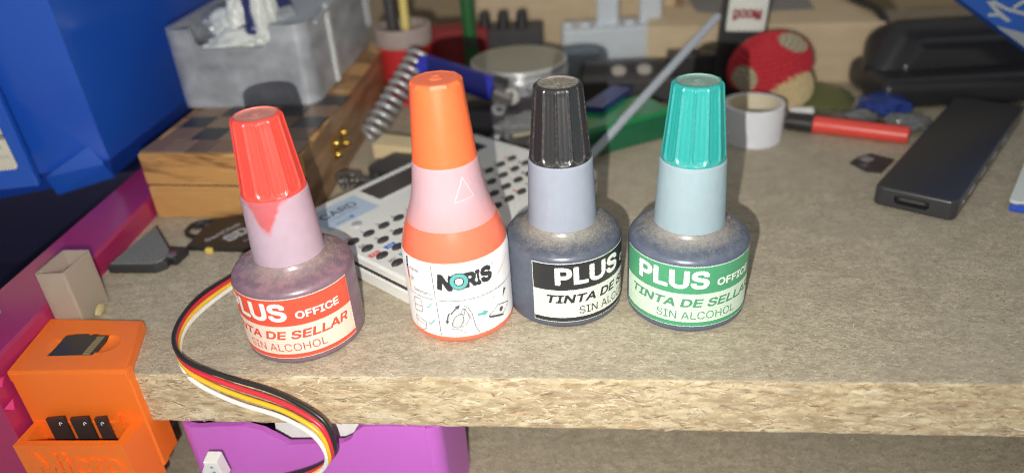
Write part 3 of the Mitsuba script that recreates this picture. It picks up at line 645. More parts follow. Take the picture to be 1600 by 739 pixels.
part(k, 'front_plate', hull([(*fp_(a, b), z) for a in (.02, Lh - .02) for b in (-3.2, -.5) for z in (-37, 3.6)] + [(*fp_(a, .14), z) for a in (.5, Lh - .5) for z in (-37, 2.9)] + [(*fp_(a, -.7), 4.05) for a in (.6, Lh - .6)]), org, 25)
part(k, 'lower_jaw', hull([(*fp_(a, b), z) for a in (0.5, Lh - .5) for b in (-10.5, -3.0) for z in (-37, -20.6)]), org, False)
bxs = hull([(*fp_(a, b), z) for a, b in ((.6, -.2), (Lh - 1.2, -.2), (2.2, 10.8), (Lh - .6, 10.8)) for z in (-40, -16.8)])
inn = hull([(*fp_(a, b), z) for a in (5, Lh - 3.5) for b in (1.0, 8.6) for z in (-36, -10)])
fpk = part(k, 'card_pocket', md(mk(bxs) - mk(inn)), org, False)
v, f = sheet(txt('Micro', 27, 12.5, .06).buffer(0))
e = trimesh.creation.extrude_polygon
tm = cat(*[e(g, .9, engine='earcut') for g in txt('Micro', 29, 11.5, .07).simplify(.05).geoms])
o3 = np.array([*fp_(Lh - 5.0, 10.7), -31.0]); 
part(fpk, 'lettering', (o3 + tm[0][:, :1] * np.array([*(-fn), 0]) + tm[0][:, 1:2] * np.array([0, 0, 1.]) + tm[0][:, 2:] * np.array([*fo, 0]), tm[1]), org, 20)
for a in (5.4, 7.6): part(k, 'ridge', hull([(*fp_(a + x, b), z) for x in (0, 1.0) for b in (0, 1.4) for z in (-36, -13.5)]), org, False)
cardm = bsdf('card_black', (46, 40, 38), .3)
kt = thing('memory_card', 'black memory card with gold contacts lying in the recess on top of the orange holder', 'memory card')
cardp = Polygon(mq([(-7.6, -5.5), (7.4, -5.5), (7.4, 4.6), (3.6, 4.9), (3.2, 5.5), (1.6, 5.5), (1.2, 4.9), (.2, 5.0), (-.2, 5.8), (-5, 5.8), (-5.6, 5.4), (-7.6, 5.2)]))
part(kt, 'body', extrude(cardp, 3.1, 4.0), cardm, False)
for i in range(8):
    y0 = -5.1 + 1.2 * i
    part(kt, 'contact', extrude(Polygon(mq([(3.7, y0), (6.2, y0), (6.2, y0 + .98), (3.7, y0 + .98)])), 3.95, 4.04), bsdf('contact', (182, 164, 116), .35, .6), False)
for i, a in enumerate((Lh - 11.5, Lh - 19.6, Lh - 26.6)):
    kt = thing('memory_card', ('leftmost', 'middle', 'rightmost')[i] + ' black memory card of three standing in the pocket of the orange holder', 'memory card', 'memory cards in the pocket')
    w2 = (2.8, 2.8, 1.7)[i]
    part(kt, 'body', hull([(*fp_(a + x, b), z) for x, b in ((-w2, 2.2), (w2, 2.8), (-w2, 3.1), (w2, 3.7)) for z in (-34, -12.6)]), cardm, False)
    base = np.array([*fp_(a, 4.2), 0])
    part(kt, 'mark', tube([(*fp_(a - w2 + 1.1 - .5 * math.cos(q), 3.75), -14.6 + .7 * math.sin(q)) for q in np.linspace(.3, 4, 9)], .14, 5), 'mat_white', True)

# ------------------------------------------------------------------ purple box under the shelf
pur = bsdf('purple_print', (200, 104, 202), .4)
k = thing('purple_box', 'open purple plastic box with a notched rim tucked under the front of the shelf', 'box')
s0, s1, t0, t1 = -115.5, -27.5, 1.5, 40
rim = [(-111, -22.4), (-108.5, -22.8), (-100, -22.0), (-92, -21.6), (-86, -23.6), (-82.5, -26.2), (-78.6, -29.4), (-68, -28.9), (-60, -28.2), (-57, -26.4), (-55, -23.0), (-52, -20.9), (-46, -20.5), (-32, -20.5)]
fr = Polygon([(-32, -74.9), (-111, -74.9)] + rim)
m = extrude(fr, 0, 2.2)
part(k, 'front_wall', toW((np.c_[m[0][:, 0], 2.4 - m[0][:, 2] + .3, m[0][:, 1]], m[1])), pur, 20)
o_ = sbox(s0, .6, s1, t1).buffer(-5).buffer(5, quad_segs=8); i_ = o_.buffer(-2.2)
sh = o_.difference(i_).difference(sbox(-111, -3, -32, 6))
g = trimesh.creation.extrude_polygon(sh, 53.5, engine='earcut')
part(k, 'side_wall', toW((np.array(g.vertices) + [0, 0, -74.9], np.array(g.faces))), pur, 20)
part(k, 'floor', toW(extrude(i_, -74.9, -72.5)), pur, False)
kt = thing('white_card', 'white paper card lying inside the purple box', 'card')
put(kt, toW(mv(bx(-24, 24, -.4, .4, -14, 14, .1), 0, (-64, 11, -37), rx=-14)), white)

# ------------------------------------------------------------------ four wire ribbon cable with its plug
k = thing('ribbon_cable', 'four wire ribbon cable in black, red, yellow and white hanging over the shelf edge', 'cable')
wp = np.array([(-74, 268, .8), (-89.8, 251.9, .8), (-97.1, 241.4, .8), (-103.4, 231.4, .8), (-108.8, 221.2, .8), (-111.7, 212.1, .8), (-112.1, 204.9, .8), (-110.4, 196.9, .8), (-107.3, 189.4, .9), (-103.6, 184.6, -1.2), (-99.0, 182.4, -4.1), (-93.5, 181.2, -7.4), (-85.7, 179.4, -10.5), (-77.2, 177.2, -12.7), (-70.4, 174.8, -15.4), (-65.3, 172.7, -18.9), (-63.0, 171.4, -23.5), (-64.5, 172.3, -30.9), (-70.1, 173.8, -37), (-78.4, 174.6, -41), (-90, 174.6, -43)])
bp = np.array([(-76, 275, 1.2), (-91.3, 258.6, 1.2), (-99.1, 249.8, 1.3), (-106.0, 237.3, 1.8), (-111.9, 227.0, 2.2), (-114.1, 215.1, 2.8), (-113.6, 205.0, 3.5), (-111.0, 196.2, 4.2), (-106.4, 188.6, 4.6), (-100.5, 183.4, 4.4), (-93.5, 180.8, 2.7), (-86.5, 179.3, 0.4), (-78.3, 177.7, -2.2), (-71.1, 175.4, -4.8), (-65.2, 173.2, -7.9), (-60.7, 171.1, -11.6), (-59.0, 169.9, -17.5), (-61.0, 172.4, -26.4), (-67.8, 175.0, -33.4), (-76.4, 176.4, -37.6), (-89, 176.2, -40)])
for i, (nm, col) in enumerate((('black', (30, 28, 30)), ('red', (216, 44, 62)), ('yellow', (246, 190, 40)), ('white', (238, 236, 228)))):
    q = i / 3
    part(k, 'wire', tube(bp * (1 - q) + wp * q, .78, 10, 160), bsdf('wire_' + nm, col, .28), True, text=nm + ' wire')
k = thing('white_plug', 'small white connector plug on the ribbon cable before the purple box', 'plug')
pv = mv(bx(-2.3, 2.3, -2.2, 2.2, -5, 5, .25), 0, (0, 0, 0), rx=8, ry=0)
part(k, 'body', mv(pv, -7, (-99.4, 174.6, -30)), white, False)
part(k, 'wing', mv(hull([(-2.3, -1, -5), (-2.3, 1, -5), (-7.5, -1, -6), (-7.5, 1, -6), (-2.3, -1, 3.5), (-2.3, 1, 3.5)]), -7, (-99.4, 174.6, -30), rx=8), white, False)
for zz in (-2.6, 0, 2.6): part(k, 'pin_hole', mv(bx(-.5, .5, -2.35, -2.1, zz - .4, zz + .4, .05), -7, (-99.4, 174.6, -30), rx=8), 'mat_gray_print', False)

# ------------------------------------------------------------------ pocket calculator
k = thing('pocket_computer', 'pale grey pocket computer with rows of small black oval keys behind the bottles', 'calculator')
CO, CU, CV = np.array([-33.9, 209.9, 0]), np.array([.69, .724, 0]), np.array([.724, -.69, 0])
def cw(m):
    v, f = m if isinstance(m, tuple) else (m.vertices, m.faces)
    v = np.asarray(v, float); f = np.asarray(f)
    if f.shape[1] == 4: f = np.vstack([f[:, [0, 1, 2]], f[:, [0, 2, 3]]])
    return CO + v[:, :1] * CU + v[:, 1:2] * CV + v[:, 2:] * np.array([0, 0, 1.]), f[:, ::-1]
gp = bsdf('pc_gray', (224, 225, 219), .35)
rr = rrect(106, 75, 3.6, 53, -37.5)
part(k, 'lower_case', cw(ring_poly(rr, .1, 5.9, .8)), gp, 25)
part(k, 'upper_case', cw(ring_poly(rr, 6.9, 11, .9)), gp, 25)
part(k, 'joint', cw(ring_poly(rr.buffer(-.6), 5.6, 7.1, .1)), dark, 25)
part(k, 'screen', cw(ring_poly(sbox(33.5, -71, 98, -57.5), 10.8, 11.12, .1)), bsdf('screen', (62, 54, 54), .2), False)
part(k, 'screen_frame', cw(ring_poly(sbox(31.5, -73, 103.5, -55.5), 10.7, 11.06, .1)), bsdf('pc_frame', (230, 232, 228), .35), False)
lp = bsdf('pc_label', (178, 196, 216), .4)
part(k, 'name_plate', cw(ring_poly(sbox(5, -70, 29.5, -53), 10.7, 11.07, .05)), lp, False)
tb = bsdf('pc_ink', (66, 74, 96), .5); bb = bsdf('pc_blue', (52, 108, 198), .5); rb = bsdf('pc_red', (222, 96, 84), .5); tl = bsdf('pc_teal', (92, 160, 156), .5)
def ct(s, u, v_, w_, h_, mt, b=0.): part(k, 'lettering', cw((lambda a: (np.c_[a[0][:, 0] + u, -a[0][:, 1] + v_, np.full(len(a[0]), 11.14)], a[1]))(sheet(txt(s, w_, h_, b)))), mt, False)
ct('CARD', 8.5, -61.5, 17, 4.6, tb, .05); ct('COMPUTER', 10, -59, 14, 1.1, lp if False else tb); ct('BASIC', 10, -54.6, 6, 1.3, tb)
part(k, 'lettering', cw((np.c_[Point(17.5, -55.6).buffer(1.0).exterior.coords[:-1], np.full(len(Point(0, 0).buffer(1.0).exterior.coords) - 1, 11.12)], np.array([[0, i, i + 1] for i in range(1, len(Point(0, 0).buffer(1.0).exterior.coords) - 2)]))), bb, False)
part(k, 'screw', cw(lathe([(2.1, 11), (2.1, 11.5), (1.5, 11.9), (.01, 12.0)], 24)) if False else mv(lathe([(2.1, 11), (2.1, 11.5), (1.5, 11.9), (.01, 12.0)], 24), 0, CO + CU * 14.5 + CV * -48.5), steel, 30)
part(k, 'mark', cw(ring_poly(sbox(7.2, -47.6, 7.6, -44.4), 10.9, 11.08, .02)), gray_print, False)
part(k, 'sticker', cw(ring_poly(sbox(86, -74, 103, -73.2).union(sbox(88, -74.4, 104, -73)).convex_hull, 10.7, 11.05, .02)), lp, False)
ov = affinity.scale(Point(0, 0).buffer(1, quad_segs=5), 2.55, 1.5)
oc_ = np.array(ov.exterior.coords)[:-1]
keym = bsdf('pc_key', (44, 42, 44), .4)
kv, kf = hull(np.vstack([np.c_[oc_, np.full(len(oc_), 10.8)], np.c_[oc_, np.full(len(oc_), 11.6)], np.c_[oc_ * .8, np.full(len(oc_), 12.0)]]))
letters = ['1234567890', 'QWERTYUIOP', 'ASDFGHJKL', 'ZXCVBNM']
for r in range(4):
    for i in range(13):
        u, v_ = 5.2 + 7.35 * i, -38.8 + 8.25 * r
        part(k, 'key', cw((kv + [u, v_, 0], kf)), keym, 30)
        if i == 0 and r in (0, 1, 2, 3):
            s, mt = (('OFF', rb), ('DEL', tb), ('', rb), ('SHIFT', tb))[r]
        else: s, mt = (letters[r] + '+-*/=.')[i - 1] if i - 1 < len(letters[r]) + 6 else '', (tb, bb)[i % 2] if r == 0 else tb
        if i > 8: mt = (rb, tb)[(i + r) % 2]
        if r == 2 and i < 2 or (r == 3 and i == 1):
            part(k, 'key_patch', cw(ring_poly(sbox(u - 3.2, v_ - 4.6, u + 1.6, v_ - 2.1), 10.9, 11.05, .02)), (rb, bb)[i] if r == 2 else tl, False)
            if r == 2: ct(('Fn', 'AS')[i], u - 2.2, v_ - 2.5, 2.6, 1.5, white)
        elif s: ct(s, u - 1.3, v_ - 2.3, min(3.6, 1.25 * len(s)), 1.7, mt)

# ------------------------------------------------------------------ background, left to right
card_tan = lin(196, 164, 120)
def cardb(p, n, uv):
    x, y, z = p.x * 1000, p.y * 1000, p.z * 1000
    a = fbm(x * .06, y * .06, z * .25, 3)
    return mix((.56, .43, .27), (.66, .53, .36), a)
bsdf('cardboard', tex=mikit.proc(cardb), rough=.75, spec=.25)
k = thing('cardboard_carton', 'tall tan cardboard carton standing across the back behind the tin and router', 'carton')
part(k, 'front_wall', mv(bx(-75, 52, 0, 4, .1, 170, .5), -7, (58, 470, 0)), 'mat_cardboard', False)
part(k, 'side_wall', mv(bx(48.2, 52.2, 4.2, 120, .1, 170, .5), -7, (58, 470, 0)), 'mat_cardboard', False)
part(k, 'flap', mv(bx(52.4, 56, -3, 0, .1, 120, .5), -7, (58, 470, 0)), bsdf('card_dark', (140, 112, 80), .8), False)
k = thing('back_board', 'brownish board closing the back of the shelf behind everything', 'board')
part(k, 'panel', toW(bx(-150, 420, 405, 416, .2, 260, .5)), bsdf('back_board', (160, 142, 112), .7), False)

k = thing('steel_spring', 'bright steel coil spring leaning in front of the red tub', 'spring')
A, B = np.array([-67.0, 348, 8.2]), np.array([-39.5, 374, 40.0])
ax = (B - A) / np.linalg.norm(B - A); e1 = np.cross(ax, [0, 0, 1.]); e1 /= np.linalg.norm(e1); e2 = np.cross(ax, e1)
tt = np.linspace(0, 11 * 2 * np.pi, 340)
put(k, tube(A + np.outer(tt / tt[-1], B - A) + 5.2 * (np.outer(np.cos(tt), e1) + np.outer(np.sin(tt), e2)), 1.25, 9), steel, True)
k = thing('wooden_stick', 'pale wooden stick lying behind the orange capped bottle', 'stick')
put(k, hull([(-63, 333, 4), (-24, 318, 4), (-59, 345, 4), (-22, 328, 4), (-63, 333, 11), (-24, 318, 11), (-59, 345, 11), (-22, 328, 11)]), bsdf('pale_wood', (214, 194, 152), .6), False)
k = thing('black_case', 'small flat black case lying between the wooden stick and the pocket computer', 'case')
put(k, ring_poly([(-63.5, 315.5), (-52, 308), (-38, 325), (-49.5, 334)], .1, 8, .8), dark, False)
k = thing('red_tub', 'round red tub with a frosted translucent rim at the far end of the wooden box', 'tub')
tc = (-53, 426, 0)
part(k, 'body', mv(lathe([(.01, .1), (13.5, .1), (14.6, 34.5), (.01, 34.6)], 48), 0, tc), bsdf('red_tub', (200, 44, 46), .35), 30)
part(k, 'rim', mv(lathe([(12.9, 33), (15.4, 33), (16, 34.5), (16, 42.2), (15.4, 43.2), (14.4, 43.2), (13.9, 42), (13.7, 36), (.01, 35.6)], 56), 0, tc), bsdf('frosted', (170, 154, 148), .35), 30)
k = thing('yellow_pen', 'yellow pen standing up in the red tub', 'pen')
put(k, rod((-51, 424, 36), (-50, 428, 110), 2.4), bsdf('yellow_pen', (226, 206, 118), .35))
k = thing('dark_pen', 'thick dark pen standing up in the red tub left of the yellow one', 'pen')
put(k, rod((-58.5, 429, 36), (-59, 433, 110), 3.6), dark)
k = thing('red_box', 'dark red cardboard box behind the blue lighter', 'box')
put(k, mv(bx(-19, 16, 0, 16, .1, 34, .6), -6, (-22, 441, 0)), bsdf('dark_red', (136, 26, 36), .4), False)
k = thing('green_pen', 'green pen standing upright between the red box and the tin', 'pen')
part(k, 'barrel', rod((-15.6, 432, 0.2), (-16.6, 437, 96), 4.0), bsdf('green_pen', (22, 92, 40), .3))
part(k, 'tip', rod((-15.5, 431.5, 27.5), (-15.6, 431.8, 31), 4.15), dark)
k = thing('knobbed_device', 'dark device with three black knobs behind the silver tin', 'device')
part(k, 'body', mv(bx(-18, 22, 0, 14, .1, 32, .8), -5, (5, 446, 0)), dark, False)
for i in range(3): part(k, 'knob', rod((-7.2 + 11.0 * i, 448 - i, 31), (-7.2 + 11.0 * i, 448 - i, 41.5), 3.7, 2.9, 24, .8), black)
k = thing('silver_tin', 'round silver tin with a stepped lid and a dull grey top', 'tin')
part(k, 'body', mv(lathe([(.01, .1), (22.6, .1), (23, 1), (23, 13.4), (24.2, 13.8), (24.2, 16.8), (23.4, 17.2)], 72), 0, (10.5, 402, 0)), steel, 25)
part(k, 'lid', mv(lathe([(23.4, 17.2), (25.6, 17.5), (25.9, 18), (25.9, 20.5), (25.2, 21), (25.2, 21.6), (25.9, 22), (25.9, 25.2), (25.4, 26)], 72), 0, (10.5, 402, 0)), steel, 25)
for rr_, zz_ in ((25.4, 25.2), (25.5, 18.2), (25.6, 21.2)): part(k, 'rolled_edge', mv(lathe([(rr_ + .95 * math.cos(q), zz_ + .95 * math.sin(q)) for q in np.linspace(-math.pi, math.pi, 17)], 72), 0, (10.5, 402, 0)), bsdf('tin_bright', (226, 226, 224), .28, .4, spec=.9), True)
part(k, 'lid_top', mv(lathe([(25.4, 26), (24.6, 26.2), (24.2, 25.9), (.01, 25.9)], 72), 0, (10.5, 402, 0)), bsdf('tin_top', (160, 158, 142), .55, .2), 25)
k = thing('blue_lighter', 'blue plastic lighter with a dark steel head lying slanted behind the orange bottle', 'lighter')
p0, p1 = np.array([-40.5, 371, 36.5]), np.array([9.7, 352, 21.5]); dd = (p1 - p0) / np.linalg.norm(p1 - p0); LL = np.linalg.norm(p1 - p0)
part(k, 'barrel', rod(p0, p0 + dd * LL * .74, 6.0, 6.4, 28, 1.4), bsdf('lighter_blue', (36, 44, 168), .22))
part(k, 'collar', rod(p0 + dd * LL * .72 + [0, 0, 3.0], p0 + dd * LL * .86 + [0, 0, 3.0], 3.6, 3.2, 20, .6), black)
part(k, 'head', rod(p0 + dd * LL * .745 + [0, 0, -1.2], p0 + dd * LL * .93 + [0, 0, -1.2], 5.6, 5.0, 28, .8), dark_steel)
part(k, 'wheel', rod(p0 + dd * LL * .9 + [0, -3.5, 0], p0 + dd * LL * .9 + [0, 3.5, 0], 4.4, None, 28, .7), steel_dull)
k = thing('black_pouch', 'soft black pouch lying under the blue lighter', 'pouch')
put(k, crumple((-2, 361, 8), (36, 17, 10), 12, .14, 3), bsdf('pouch', (46, 42, 48), .45), True)
k = thing('metal_bracket', 'dark metal bracket with a pale edge behind the right end of the pocket computer', 'bracket')
part(k, 'plate', hull([(2, 334, 2), (34, 344, 2), (2, 340, 2), (34, 350, 2), (2, 334, 9), (34, 344, 9), (2, 340, 9), (34, 350, 9)]), dark_steel, False)
part(k, 'edge', hull([(4, 333.4, 9), (36, 343, 9), (4, 335, 9), (36, 345, 9), (4, 333.4, 10), (36, 343, 10), (4, 335, 10), (36, 345, 10)]), bsdf('pale_edge', (178, 168, 140), .5), False)
part(k, 'post', rod((24, 362, 0), (24.5, 366, 22), 5.5), steel_dull)
HX = [(16, 327, 4), (25, 329, 4.4), (-57, 306, 3.6), (-65, 304, 3.8)]
NUT = ['left one of two dark steel hex nuts behind the right end of the pocket computer', 'right one of two dark steel hex nuts behind the right end of the pocket computer',
       'right one of two dark steel hex nuts between the wooden box and the pocket computer', 'left one of two dark steel hex nuts between the wooden box and the pocket computer']
for i, (x, y, r) in enumerate(HX):
    kk = thing('hex_nut', NUT[i], 'nut', 'loose hex nuts')
    a = np.arange(6) * np.pi / 3 + i
    hx = Polygon(np.c_[r * np.cos(a), r * np.sin(a)]).difference(Point(0, 0).buffer(r * .5, quad_segs=6))
    put(kk, mv(extrude(hx, 0, 4.2), 0, (x, y, .2), rx=0), dark_steel, 25)
for nm, side, c0, n_, sd in (('wire_tangle', 'dark shiny wire tangle between the wooden box and the pocket computer', (-66, 303, 6), 60, 3), ('wire_tangle', 'dark shiny wire tangle under the metal bracket near the black capped bottle', (22, 332, 6), 60, 9)):
    k = thing(nm, side, 'wire')
    gg = np.random.default_rng(sd)
    P = np.cumsum(gg.normal(0, 3.4, (n_, 3)), 0); P = P - P.mean(0); P = P / np.abs(P).max(0) * [11, 9, 5] + np.array(c0)
    put(k, tube(P, .95, 7, 420), dark_steel, True)
k = thing('steel_barrel', 'upright polished steel barrel below the silver tin left of the black cap', 'barrel')
part(k, 'body', mv(lathe([(.01, .1), (5.2, .1), (5.6, .8), (5.6, 17), (4.6, 18.6), (4.6, 21), (3.8, 22), (.01, 22.2)], 32), 0, (9.5, 371, 0)), steel, 20)
k = thing('ball_chain', 'short chain of bright steel balls lying among the clutter under the lighter head', 'chain')
for i in range(11):
    q = i * .42
    part(k, 'ball', (ICO[2] * 1.75 + [4 + 2.6 * i, 350 - 5 * math.sin(q * 1.7), 4 + 2.2 * math.sin(q)], np.array(trimesh.creation.icosphere(2, 1.0).faces)), steel, True)
for i, (x, y, z_, t_) in enumerate(((-14, 349, 7, 'large'), (-2, 352, 16, 'small'))):
    k = thing('steel_washer', t_ + ' steel washer lying among the dark clutter behind the orange cap', 'washer')
    put(k, mv(extrude(Point(0, 0).buffer((5.5, 3.6)[i]).difference(Point(0, 0).buffer((2.5, 1.6)[i])), 0, 1.2), 20 * i, (x, y, z_), rx=32), steel_dull, 25)
scene['mat_clear_bag'] = {'type': 'principledthin', 'base_color': {'type': 'rgb', 'value': [.9, .9, .9]}, 'roughness': .12, 'spec_trans': .8, 'diff_trans': .1, 'eta': 1.45}
k = thing('clear_bag', 'small crumpled clear plastic bag by the metal bracket left of the black cap', 'bag')
put(k, crumple((14, 345, 9), (13, 8, 7), 33, .6, 3), 'mat_clear_bag', 12)
k = thing('black_tool', 'flat black tool lying across the gap between the lighter and the pocket computer', 'tool')
part(k, 'body', hull([(-26, 344, 1), (4, 336, 1), (-24, 354, 1), (6, 346, 1), (-26, 344, 6), (4, 336, 6), (-24, 354, 6), (6, 346, 6)]), black_gloss, False)
part(k, 'rivet', mv(lathe([(2.6, 0), (2.6, .7), (1.6, 1.2), (.01, 1.3)], 20), 0, (-4, 344, 5.9)), steel, True)
k = thing('white_router', 'white router with two flat upright antennas in front of the cardboard carton', 'router')
rw = bsdf('router_white', (200, 208, 214), .4)
rl = lambda m: mv(m, -3.5, (68, 432, 0))
part(k, 'body', rl(rbox(-30.5, 31.5, 0, 22, .1, 31, 1.6)), rw)
for x in (-3.5, 21.5): part(k, 'antenna', rl(rbox(x - 6.5, x + 6.5, 8, 13, 28, 112, 1.8)), rw)
for x in (-27, -17, -8, 9): part(k, 'bump', rl(rbox(x - 2.6, x + 2.6, 6, 12, 30, 33.2, 1.0)), rw)
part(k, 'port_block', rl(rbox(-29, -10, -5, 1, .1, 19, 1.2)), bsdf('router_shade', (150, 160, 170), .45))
k = thing('black_module', 'black plastic module with two pale round contacts in front of the white router', 'module')
ml = lambda m: mv(m, -4, (69, 396, 0))
part(k, 'body', ml(rbox(-25, 27, -6, 22, .1, 13.5, 1.2)), dark)
part(k, 'lid', ml(hull([(-25, 22, 12), (27, 22, 12), (-25, 2, 12), (27, 2, 12), (-23, 21, 17), (25, 21, 17), (-22, 14, 17), (24, 14, 17)])), black, False)
for x in (-4, 10): part(k, 'contact', ml(mv(lathe([(4.0, 0), (4.0, .8), (3.0, 1.2), (1.4, 1.0), (.01, .9)], 24), 0, (x, 6, 15.0), rx=24)), bsdf('pale_contact', (176, 170, 158), .4), 30)
k = thing('green_box', 'translucent green plastic box lying behind the black capped bottle', 'box')
gm = bsdf('green_plastic', (12, 128, 72), .2, spec=.7)
gl = lambda m: mv(m, 24, (39, 322.6, 0))
part(k, 'body', gl(rbox(-6, 46, .2, 24, .1, 11.2, .8)), bsdf('green_plastic_dark', (6, 96, 62), .2, spec=.7))
part(k, 'lid', gl(rbox(-6.4, 46.4, -.3, 24.4, 11.6, 15.0, .8)), gm)
k = thing('navy_bar', 'flat navy blue bar lying on the green box', 'bar')
put(k, hull([(x, y, z) for x, y in ((38, 345), (58, 372), (66, 366), (48, 341)) for z in (15.1, 18)]), bsdf('navy_bar', (20, 44, 112), .3), False)
k = thing('white_tube', 'thin pale plastic tube slanting up from behind the black capped bottle', 'tube')
put(k, rod((36.5, 314, 3.2), (112.5, 382, 46.8), 2.0), bsdf('pale_tube', (176, 184, 194), .35))

k = thing('small_carton', 'low tan cardboard box with a grey label on top behind the crocheted toadstool', 'carton')
CB = np.array([(84.5, 420.5), (207.5, 396), (228, 500), (105, 524)])
part(k, 'body', ring_poly(CB, .1, 33.2, .5), 'mat_cardboard', False)
part(k, 'label', flat(Polygon([(118, 446), (124, 440), (183, 432.5), (200, 500), (125, 510)]), (0, 0, 33.35), (1, 0, 0), (0, 1, 0)), bsdf('gray_label', (142, 140, 138), .5), False)
k = thing('black_strap', 'black strap running along the right edge of the low cardboard box', 'strap')
put(k, tube([(209, 392, 20), (208.5, 400, 33), (209, 430, 36), (204, 470, 38), (196, 500, 40)], 2.2, 8, 40), black, True)
k = thing('framed_sign', 'small black framed sign with dark red lettering on white above the toadstool', 'sign')
fl = lambda m: mv(m, -3, (127, 391, 0), ry=3.5)
part(k, 'frame', fl(rbox(-12.2, 12.4, 0, 5, 10, 66, 1.0)), bsdf('sign_black', (40, 44, 46), .35))
part(k, 'foot', fl(rbox(-12.2, 6, -1, 6, .6, 12, 1.0)), black)
ck = part(k, 'card', fl(mv(ring_poly(rrect(20.2, 27, 1.4, 0, 13.5), 0, .6, .1), 0, (.6, .1, 35.6), rx=90)), bsdf('sign_white', (222, 226, 216), .4), 20)
tw = txt('DOOM', 15, 4.9, .12)
part(ck, 'lettering', fl((lambda a: (np.c_[a[0][:, 0] - 7.0, np.full(len(a[0]), -.62), a[0][:, 1] + 42.2 - .9 * np.abs(np.abs(a[0][:, 0] - 7.5) > 4.5) * (a[0][:, 1] < 1)], a[1]))(sheet(tw))), bsdf('doom_red', (140, 26, 44), .4), False)
k = thing('black_brick', 'black power brick standing in the gap behind the tape roll', 'power brick')
put(k, mv(rbox(-20, 18, 0, 14, .1, 22, 1.5), -8, (112, 398, 0)), black)

k = thing('toadstool', 'crocheted toadstool with a red cap, pale round patches and beige stem', 'soft toy')
def knit(c, r, lo, hi, n, col, pitch, amp, axis_rot, seed, patches=()):
    nt, nz = 300, 150
    u = np.linspace(lo, hi, nz); th = np.arange(nt) * 2 * np.pi / nt
    U_, T_ = np.meshgrid(u, th, indexing='ij')
    d = np.stack([np.cos(U_) * np.cos(T_), np.cos(U_) * np.sin(T_), np.sin(U_)], -1)
    rows = (U_ - lo) / (hi - lo) * n; circ = np.maximum(4, np.round(np.cos(U_.mean(1)) * 2 * np.pi * r[0] / pitch))[:, None]
    st = np.abs(np.sin(np.pi * rows)) ** .6 * (.4 + .6 * np.abs(np.cos(T_ * circ / 2 + (np.floor(rows) % 2) * 1.57)))
    v = d * np.array(r) * (1 + .03 * (meshkit.fbm(d * 2, 2, seed) - .5)[..., None]) + d * amp * (st - .5)[..., None]
    colr = np.array(col) * (.86 + .2 * st[..., None])
    for pd, ang, pc in patches:
        pd = np.array(pd, float); pd /= np.linalg.norm(pd)
        inside = (d @ pd) > math.cos(math.radians(ang))
        colr = np.where(inside[..., None], np.array(pc) * (.80 + .3 * st[..., None]), colr)
    v = v.reshape(-1, 3)
    M = trimesh.transformations.euler_matrix(*np.radians(axis_rot))[:3, :3]
    v = v @ M.T + np.array(c)
    i, j = np.meshgrid(np.arange(nz - 1), np.arange(nt), indexing='ij'); a, b = i * nt + j, i * nt + (j + 1) % nt
    return (v, np.stack([a, b, b + nt, a + nt], -1).reshape(-1, 4)), colr.reshape(-1, 3)
pale = lin(170, 160, 134)
m, c = knit((140.0, 377, 20), (21, 18, 16.5), -.22, 1.55, 11, lin(192, 44, 56), 3.6, 1.7, (10, -16, 0), 3,
            [((.62, -.25, .80), 24, pale), ((-.95, -.62, .30), 23, pale), ((-.2, .9, .5), 24, pale)])
part(k, 'cap', m, 'mat_vc_matte', True, c)
m, c = knit((146.5, 369, 11), (13.5, 12.5, 12.5), -1.0, 1.0, 11, lin(204, 184, 140), 3.0, 1.2, (0, -14, 0), 5)
part(k, 'stem', m, 'mat_vc_matte', True, c)

k = thing('tape_roll', 'roll of white tape standing on its side edge behind the teal capped bottle', 'tape roll')
tr = (118.2, 333.2, 0)
part(k, 'tape', mv(lathe([(11.2, .1), (13.9, .1), (14.1, .4), (14.1, 17.6), (13.9, 17.9), (12.6, 17.9), (12.6, .1)], 72), 0, tr), bsdf('tape_white', (222, 224, 230), .35), 25)
part(k, 'core', mv(lathe([(12.55, .1), (12.55, 17.7), (11.6, 17.7), (11.6, .1)], 72), 0, tr), bsdf('tape_core', (214, 204, 178), .6), 25)
k = thing('red_tool', 'red handled tool with a black and steel end lying behind the microSD card', 'tool')
p0, p1 = np.array([134.5, 343, 4.3]), np.array([184.5, 313.5, 4.3]); dd = (p1 - p0) / np.linalg.norm(p1 - p0); LL = np.linalg.norm(p1 - p0)
part(k, 'handle', rod(p0 + dd * 16, p1, 4.0, 3.9, 28, .8), bsdf('tool_red', (232, 78, 66), .35))
part(k, 'ferrule', rod(p0 + dd * 4, p0 + dd * 16.5, 4.2, 4.3, 24, .6), black)
part(k, 'jaw', rod(p0 + [0, 1.5, .4], p0 + dd * 4.5 + [0, 1.5, .4], 2.6, 3.2, 20, .5), steel_dull)
part(k, 'jaw', rod(p0 + [-.8, -2, 0], p0 + dd * 4.5 + [-.4, -1.4, 0], 1.8, 2.2, 20, .4), dark_steel)
k = thing('plastic_stopper', 'small white plastic stopper lying beside the black end of the red tool', 'cap')
put(k, rod((144, 353.5, 3), (155, 351.5, 3), 3.0), white)
k = thing('olive_packet', 'flat olive green packet lying against the low cardboard box', 'packet')
part(k, 'body', crumple((166, 371, 4), (15, 20, 2.8), 14, .14, 3), bsdf('olive', (96, 104, 56), .45), True)
k = thing('foil_sweet', 'blue foil wrapped sweet with twisted clear ends behind the red tool', 'sweet')
part(k, 'body', crumple((189, 348, 6), (11, 12, 4.5), 17, .35, 3), bsdf('foil_blue', (36, 66, 148), .2, .3), 25)
part(k, 'twist', crumple((191, 329, 4), (9, 6, 4), 18, .6, 3), bsdf('clear_film', (120, 122, 122), .12, .2), 15)
part(k, 'twist', crumple((173, 340, 3.5), (9, 4, 3.4), 19, .6, 3), 'mat_clear_film', 15)
